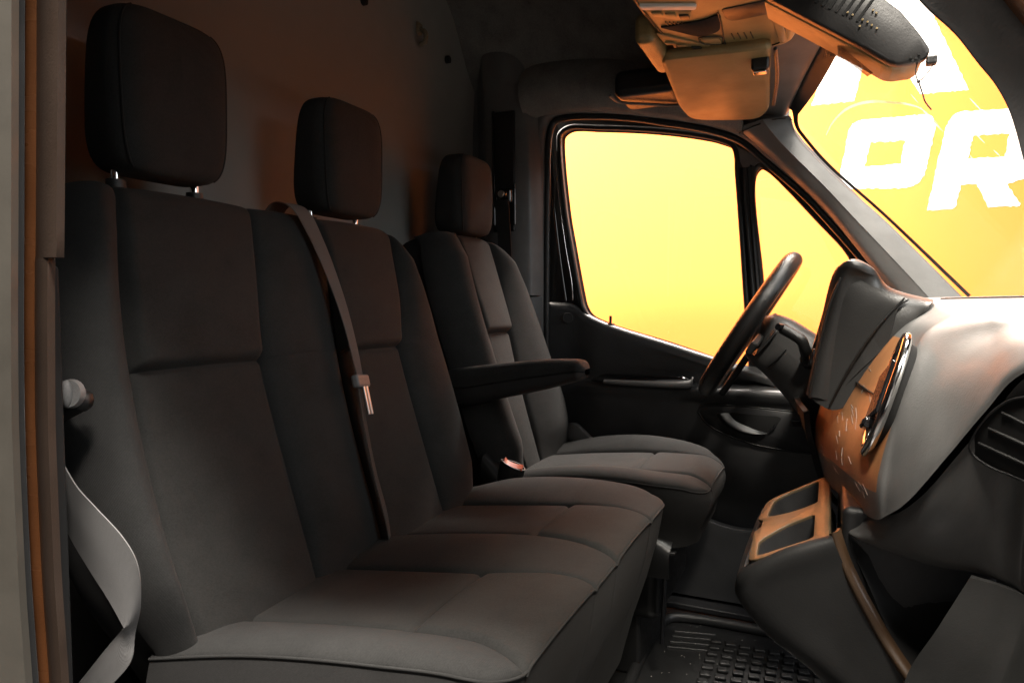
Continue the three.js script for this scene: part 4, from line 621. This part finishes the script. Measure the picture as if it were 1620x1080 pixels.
// lower console with cup holders and open storage bin
{
  const t = thing('center_console', 'lower console with two cup holders and open storage bin, below the dashboard', 'console', [0, 0, -1.15]);
  // tray: a sloping plate with two recesses
  const X = V(0.103, 0.053, 0).normalize(), put = (g) => lay(g, X.toArray().map((v) => v), [0, 0, -1], [-0.098, 0.494, -1.02]);
  // local: x up the slope towards the dash, y away from the camera
  const outer = [[0.0, 0.0, 0.02], [0.118, -0.012], [0.118, 0.36], [0.095, 0.36], [0.0, 0.34, 0.03], [-0.006, 0.22], [0.004, 0.205], [0.004, 0.165], [-0.006, 0.15]];
  const c1 = [[0.012, 0.014, 0.012], [0.095, 0.012, 0.01], [0.095, 0.13, 0.01], [0.05, 0.125, 0.02], [0.008, 0.09, 0.02]], c2 = [[0.01, 0.215, 0.02], [0.06, 0.19, 0.02], [0.098, 0.195, 0.01], [0.098, 0.345, 0.01], [0.016, 0.33, 0.03]];
  part(t, 'cup_tray', put(plate(outer, [c1, c2], 0, 0.006, 0.0015, 0.004)), M.tray);
  for (const c of [c1, c2]) { const w = c.map(([a, b, r]) => [a, b, r]); part(t, 'cup_well', put((() => { const s = shape2(w), pts = s.getPoints(6), G = [0, 0.02, 0.06].map((d) => [...pts, pts[0]].map((p) => V(p.x, p.y, -0.004 - d))); const bottom = new THREE.ShapeGeometry(s, 6); bottom.translate(0, 0, -0.06); return mergeGeometries([surface(G).get('all'), bottom]); })()), M.dark); }
  const body = [
    [[0.012, 0.547, -1.012], [-0.045, 0.522, -1.008], [-0.097, 0.488, -1.008], [-0.1, 0.474, -1.04], [-0.1, 0.474, -1.2], [-0.1, 0.474, -1.37]],
    [[0.014, 0.54, -1.004], [-0.045, 0.512, -1.0], [-0.1, 0.474, -1.0], [-0.106, 0.46, -1.04], [-0.107, 0.46, -1.2], [-0.105, 0.46, -1.38]],
    [[0.03, 0.505, -1.008], [-0.03, 0.48, -1.006], [-0.088, 0.45, -1.006], [-0.108, 0.44, -1.04], [-0.112, 0.44, -1.2], [-0.108, 0.44, -1.38]],
    [[0.062, 0.45, -1.004], [0.01, 0.42, -1.006], [-0.045, 0.404, -1.01], [-0.07, 0.39, -1.05], [-0.075, 0.385, -1.2], [-0.07, 0.385, -1.38]],
    [[0.11, 0.38, -0.985], [0.08, 0.35, -0.99], [0.03, 0.35, -1.005], [0.0, 0.335, -1.06], [0.0, 0.32, -1.2], [0.0, 0.32, -1.38]],
    [[0.17, 0.26, -0.96], [0.15, 0.24, -0.97], [0.11, 0.25, -1.0], [0.09, 0.23, -1.06], [0.08, 0.2, -1.2], [0.08, 0.2, -1.38]]];
  part(t, 'console_body', net(body, 7, 7, 0.006, true), M.console2);
  part(t, 'bin_edge', net([[0.014, 0.556, -1.014], [0.026, 0.52, -1.01], [0.041, 0.489, -1.005], [0.06, 0.455, -1.0], [0.078, 0.425, -0.995], [0.108, 0.388, -0.975], [0.14, 0.35, -0.96]].map(([x, y, z]) => [[x - 0.008, y - 0.004, z + 0.004], [x - 0.004, y - 0.001, z + 0.009], [x + 0.003, y + 0.002, z + 0.006], [x + 0.006, y + 0.004, z - 0.004]]), 4, 6, 0.004, true), M.edge);
  part(t, 'bin_lining', net([[[0.03, 0.545, -1.03], [0.09, 0.5, -1.04], [0.2, 0.5, -1.03], [0.22, 0.54, -0.93]], [[0.05, 0.49, -1.03], [0.12, 0.43, -1.03], [0.2, 0.44, -1.0], [0.2, 0.47, -0.93]], [[0.085, 0.41, -1.0], [0.13, 0.37, -1.0], [0.2, 0.37, -0.98], [0.18, 0.4, -0.94]]], 6, 6, 0.006), M.hole);
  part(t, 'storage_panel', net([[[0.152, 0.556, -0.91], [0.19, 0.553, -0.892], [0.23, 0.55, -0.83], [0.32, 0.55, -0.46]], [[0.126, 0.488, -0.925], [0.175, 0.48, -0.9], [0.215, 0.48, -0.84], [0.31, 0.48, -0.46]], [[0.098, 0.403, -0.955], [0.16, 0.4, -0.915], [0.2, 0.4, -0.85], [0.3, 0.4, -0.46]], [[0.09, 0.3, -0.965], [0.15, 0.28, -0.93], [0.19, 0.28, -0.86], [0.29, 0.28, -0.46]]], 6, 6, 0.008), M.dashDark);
  part(t, 'console_back', box(0.12, 0.5, 0.0, 0.54, -1.42, -1.06, 0.02), M.hole);
  part(t, 'added_light_block', box(0.022, 0.2, 0.36, 0.585, -1.4, -1.03, 0.01), M.dark);  // filler added to block light from the driver's side
}
// ---------------------------------------------------------------- overhead: console, visor, sensor
{
  const t = thing('overhead_console', 'overhead console tinted tan for orange light, with reading lamp and buttons above the windscreen', 'overhead console', [-0.19, 1.36, -1.2]);
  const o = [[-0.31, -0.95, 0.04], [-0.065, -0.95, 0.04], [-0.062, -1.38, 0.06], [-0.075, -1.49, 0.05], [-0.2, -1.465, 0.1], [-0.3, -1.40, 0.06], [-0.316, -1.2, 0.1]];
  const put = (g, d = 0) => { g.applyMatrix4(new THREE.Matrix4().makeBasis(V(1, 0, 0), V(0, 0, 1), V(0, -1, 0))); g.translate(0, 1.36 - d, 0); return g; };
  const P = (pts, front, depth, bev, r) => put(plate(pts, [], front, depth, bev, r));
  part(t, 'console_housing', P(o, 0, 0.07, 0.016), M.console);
  part(t, 'housing_groove', put(tube(shape2(o.map(([x, z, r]) => [x + (x > -0.19 ? -0.02 : 0.012), z + (z < -1.3 ? 0.018 : 0), r])).getPoints(6).map((p) => [p.x, p.y, 0.0005]), 0.0014, true, 160)), M.rubber);
  const lamp = part(t, 'reading_lamp', P([[-0.302, -1.17], [-0.213, -1.21], [-0.218, -1.228], [-0.302, -1.19]], 0.004, 0.006, 0.0015, 0.006), M.lens);
  part(t, 'lamp_surround', P([[-0.296, -1.19], [-0.225, -1.228], [-0.232, -1.26], [-0.25, -1.262], [-0.29, -1.225]], 0.0035, 0.004, 0.001, 0.006), M.console);
  for (const [x, z] of [[-0.28, -1.212], [-0.26, -1.226], [-0.24, -1.243]]) part(t, 'button', P([[x - 0.008, z - 0.009], [x + 0.008, z - 0.013], [x + 0.008, z + 0.004], [x - 0.008, z + 0.009]], 0.006, 0.004, 0.001, 0.002), x > -0.25 ? M.rubber : M.console);
  for (let k = 0; k < 10; k++) part(t, 'speaker_slot', P([[-0.278 + k * 0.0065, -1.262 - k * 0.0035], [-0.276 + k * 0.0065, -1.263 - k * 0.0035], [-0.274 + k * 0.0065, -1.284 - k * 0.0035], [-0.276 + k * 0.0065, -1.284 - k * 0.0035]], 0.002, 0.003, 0, 0), M.rubber);
  const grip = part(t, 'grip_recess', P([[-0.292, -1.278, 0.008], [-0.215, -1.282, 0.03], [-0.182, -1.262, 0.02], [-0.194, -1.345, 0.04], [-0.232, -1.358, 0.04]], 0.003, 0.003, 0.001), M.hole);
  part(t, 'lid_seam', put(tube([[-0.186, -1.26, 0.002], [-0.188, -1.32, 0.002], [-0.193, -1.39, 0.002], [-0.194, -1.44, 0.002]], 0.0014)), M.rubber);
  part(t, 'lid_recess', P([[-0.18, -1.25, 0.01], [-0.09, -1.24, 0.02], [-0.085, -1.3, 0.02], [-0.175, -1.31, 0.02]], 0.0015, 0.003, 0.001), M.rubber);
  part(t, 'side_cap', P([[-0.108, -1.2], [-0.09, -1.2], [-0.085, -1.44], [-0.098, -1.45]], 0.004, 0.005, 0.0015, 0.006), M.console);
  part(t, 'emergency_button', P([[-0.232, -1.362], [-0.2, -1.374], [-0.198, -1.405], [-0.23, -1.392]], 0.004, 0.005, 0.0015, 0.005), M.console);
  part(t, 'button_outline', put(tube([[-0.234, -1.36], [-0.198, -1.372], [-0.196, -1.407], [-0.232, -1.394]].map(([x, z]) => [x, z, 0.002]), 0.0012, true, 60)), M.rubber);
  for (let k = 0; k < 4; k++) part(t, 'vent_slit', P([[-0.178 + k * 0.011, -1.368 - k * 0.002], [-0.1765 + k * 0.011, -1.368 - k * 0.002], [-0.1745 + k * 0.011, -1.398 - k * 0.003], [-0.176 + k * 0.011, -1.398 - k * 0.003]], 0.002, 0.003, 0), M.rubber);
  part(t, 'switch_row', P([[-0.303, -1.30], [-0.29, -1.318], [-0.2, -1.438], [-0.215, -1.44], [-0.3, -1.36]], 0.003, 0.004, 0.001, 0.01), M.console);
  for (const [x, z] of [[-0.288, -1.35], [-0.27, -1.37], [-0.246, -1.395]]) part(t, 'button', P([[x - 0.009, z + 0.002], [x + 0.006, z - 0.006], [x + 0.01, z - 0.016], [x - 0.008, z - 0.012]], 0.006, 0.004, 0.001, 0.002), x > -0.25 ? M.rubber : M.console);
}
{
  const t = thing('sun_visor', 'sun visor tinted tan for orange light, folded against the roof below the overhead console', 'sun visor', [-0.22, 1.34, -1.65]);
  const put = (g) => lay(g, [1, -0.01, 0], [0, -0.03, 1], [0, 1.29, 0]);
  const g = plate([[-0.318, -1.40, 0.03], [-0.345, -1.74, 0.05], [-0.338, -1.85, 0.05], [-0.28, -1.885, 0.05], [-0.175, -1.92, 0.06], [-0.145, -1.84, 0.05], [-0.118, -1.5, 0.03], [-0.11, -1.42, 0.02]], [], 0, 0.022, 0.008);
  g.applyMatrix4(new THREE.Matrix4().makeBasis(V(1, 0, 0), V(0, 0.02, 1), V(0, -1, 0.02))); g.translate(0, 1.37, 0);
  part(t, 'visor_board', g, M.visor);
  part(t, 'hinge_cover', box(-0.345, -0.305, 1.345, 1.40, -1.5, -1.30, 0.015), M.console);
  part(t, 'visor_clip', box(-0.152, -0.118, 1.318, 1.345, -1.492, -1.466, 0.006), M.rubber);
  part(t, 'clip_plate', box(-0.148, -0.124, 1.314, 1.3175, -1.488, -1.47, 0.001), M.chrome);
  part(t, 'visor_rod', tube([[-0.105, 1.345, -1.44], [-0.112, 1.342, -1.6], [-0.135, 1.34, -1.82]], 0.004), M.rubber);
}
{
  const t = thing('grab_handle', "dark recessed grab handle on the roof edge above driver's window", 'grab handle', [-0.45, 1.4, -1.85]);
  part(t, 'handle_cup', box(-0.53, -0.37, 1.40, 1.47, -1.95, -1.80, 0.02), M.rubber);
  part(t, 'handle_lip', tube([[-0.535, 1.402, -1.79], [-0.52, 1.395, -1.83], [-0.46, 1.393, -1.87], [-0.4, 1.393, -1.91], [-0.35, 1.393, -1.92]], 0.004), M.trim);
}
{
  const t = thing('sensor_housing', 'black slotted sensor housing hanging at the top of the windscreen', 'sensor housing', [0.02, 1.2, -1.05]);
  const face = [[-0.09, 1.285], [0.03, 1.20, 0.01], [0.069, 1.170, 0.012], [0.102, 1.171, 0.008], [0.111, 1.182, 0.01], [0.098, 1.205, 0.02], [0.075, 1.238], [0.0, 1.31, 0.01], [-0.06, 1.35, 0.02]];
  part(t, 'housing_front', plate(face, [], -1.045, 0.02, 0.004), M.vinyl);
  const back = face.map(([x, y, r]) => [x - 0.004, y + 0.003, r]);
  part(t, 'housing_body', plate(back, [], -1.0655, 0.075, 0.006), M.console);  // tan colour holds the orange light on its underside
  for (let k = 0; k < 9; k++) { const bx = -0.045 + k * 0.0085, by = 1.277 - k * 0.0055; part(t, 'slot', plate([[bx, by], [bx + 0.003, by - 0.002], [bx + 0.03, by + 0.036], [bx + 0.027, by + 0.038]], [], -1.044, 0.004, 0), M.hole); }
  for (const [x, y] of [[0.013, 1.245], [0.019, 1.241], [0.031, 1.233], [0.037, 1.229], [0.028, 1.225], [0.042, 1.224], [0.043, 1.243], [0.047, 1.239], [0.048, 1.219]]) part(t, 'pin_hole', cyl([x, y, -1.0455], [x, y, -1.0425], 0.0013, 0.0013, 10), M.console);
  for (const [x, y] of [[0.088, 1.176], [0.094, 1.174], [0.09, 1.1715], [0.097, 1.179]]) part(t, 'end_hole', cyl([x, y, -1.0455], [x, y, -1.0428], 0.0016, 0.0016, 10), M.hole);
  part(t, 'bracket', box(0.106, 0.118, 1.166, 1.176, -1.06, -1.045, 0.002), M.rubber);
}
{
  const t = thing('loose_wire', 'thin dark wire dangling from the end of the sensor housing', 'wire', [0.1, 1.14, -1.05]);
  part(t, 'wire_loop', tube([[0.096, 1.171, -1.05], [0.0945, 1.16, -1.05], [0.098, 1.147, -1.05], [0.108, 1.156, -1.05], [0.114, 1.166, -1.05]], 0.0008, false, 50, 6), M.rubber);
  part(t, 'wire_bead', new THREE.SphereGeometry(0.0022, 12, 8).translate(0.098, 1.146, -1.05), M.rubber);
  part(t, 'wire_end', tube([[0.098, 1.146, -1.05], [0.103, 1.13, -1.05], [0.106, 1.12, -1.05], [0.113, 1.109, -1.05]], 0.001, false, 40, 6), M.rubber);
}
// ---------------------------------------------------------------- rubber mat
{
  const t = thing('floor_mat', "black rubber mat with raised tread in driver's footwell", 'floor mat', [-0.15, 0, -1.7]);
  part(t, 'mat_sheet', box(-0.4, 0.25, 0.003, 0.011, -1.86, -1.3, 0.003), M.mat);
  part(t, 'mat_rim', tube([[-0.38, 0.02, -1.3], [-0.385, 0.02, -1.8], [-0.36, 0.022, -1.835], [0.0, 0.022, -1.85], [0.2, 0.022, -1.85]], 0.014, false, 120), M.mat);
  const gs = []; for (let k = 0; k < 4; k++) gs.push(tube([[-0.25 + 0.0 * k, 0.011, -1.8 + k * 0.03], [-0.345, 0.012, -1.775 + k * 0.03]], 0.004, false, 10, 6));
  for (let i = 0; i < 11; i++) for (let j = 0; j < 14; j++) {
    const x = -0.24 + i * 0.034, z = -1.76 + j * 0.034;
    part(t, 'tread_block', new RoundedBoxGeometry(0.025, 0.008, 0.02, 1, 0.003).rotateY(0.18).translate(x, 0.0145, z), M.mat);
  }
  gs.forEach((g) => part(t, 'mat_rib', g, M.mat));
  const grit = []; for (let k = 0; k < 90; k++) { const g = new THREE.IcosahedronGeometry(0.0008 + 0.0014 * rnd() * rnd(), 0); g.scale(1, 0.6, 1.3); g.translate(-0.36 + 0.5 * rnd(), 0.0125 + 0.007 * rnd(), -1.83 + 0.45 * rnd()); grit.push(g); }
  part(t, 'grit', mergeGeometries(grit), M.gritStone).userData.kind = 'stuff';
}
renderer.render(scene, camera);
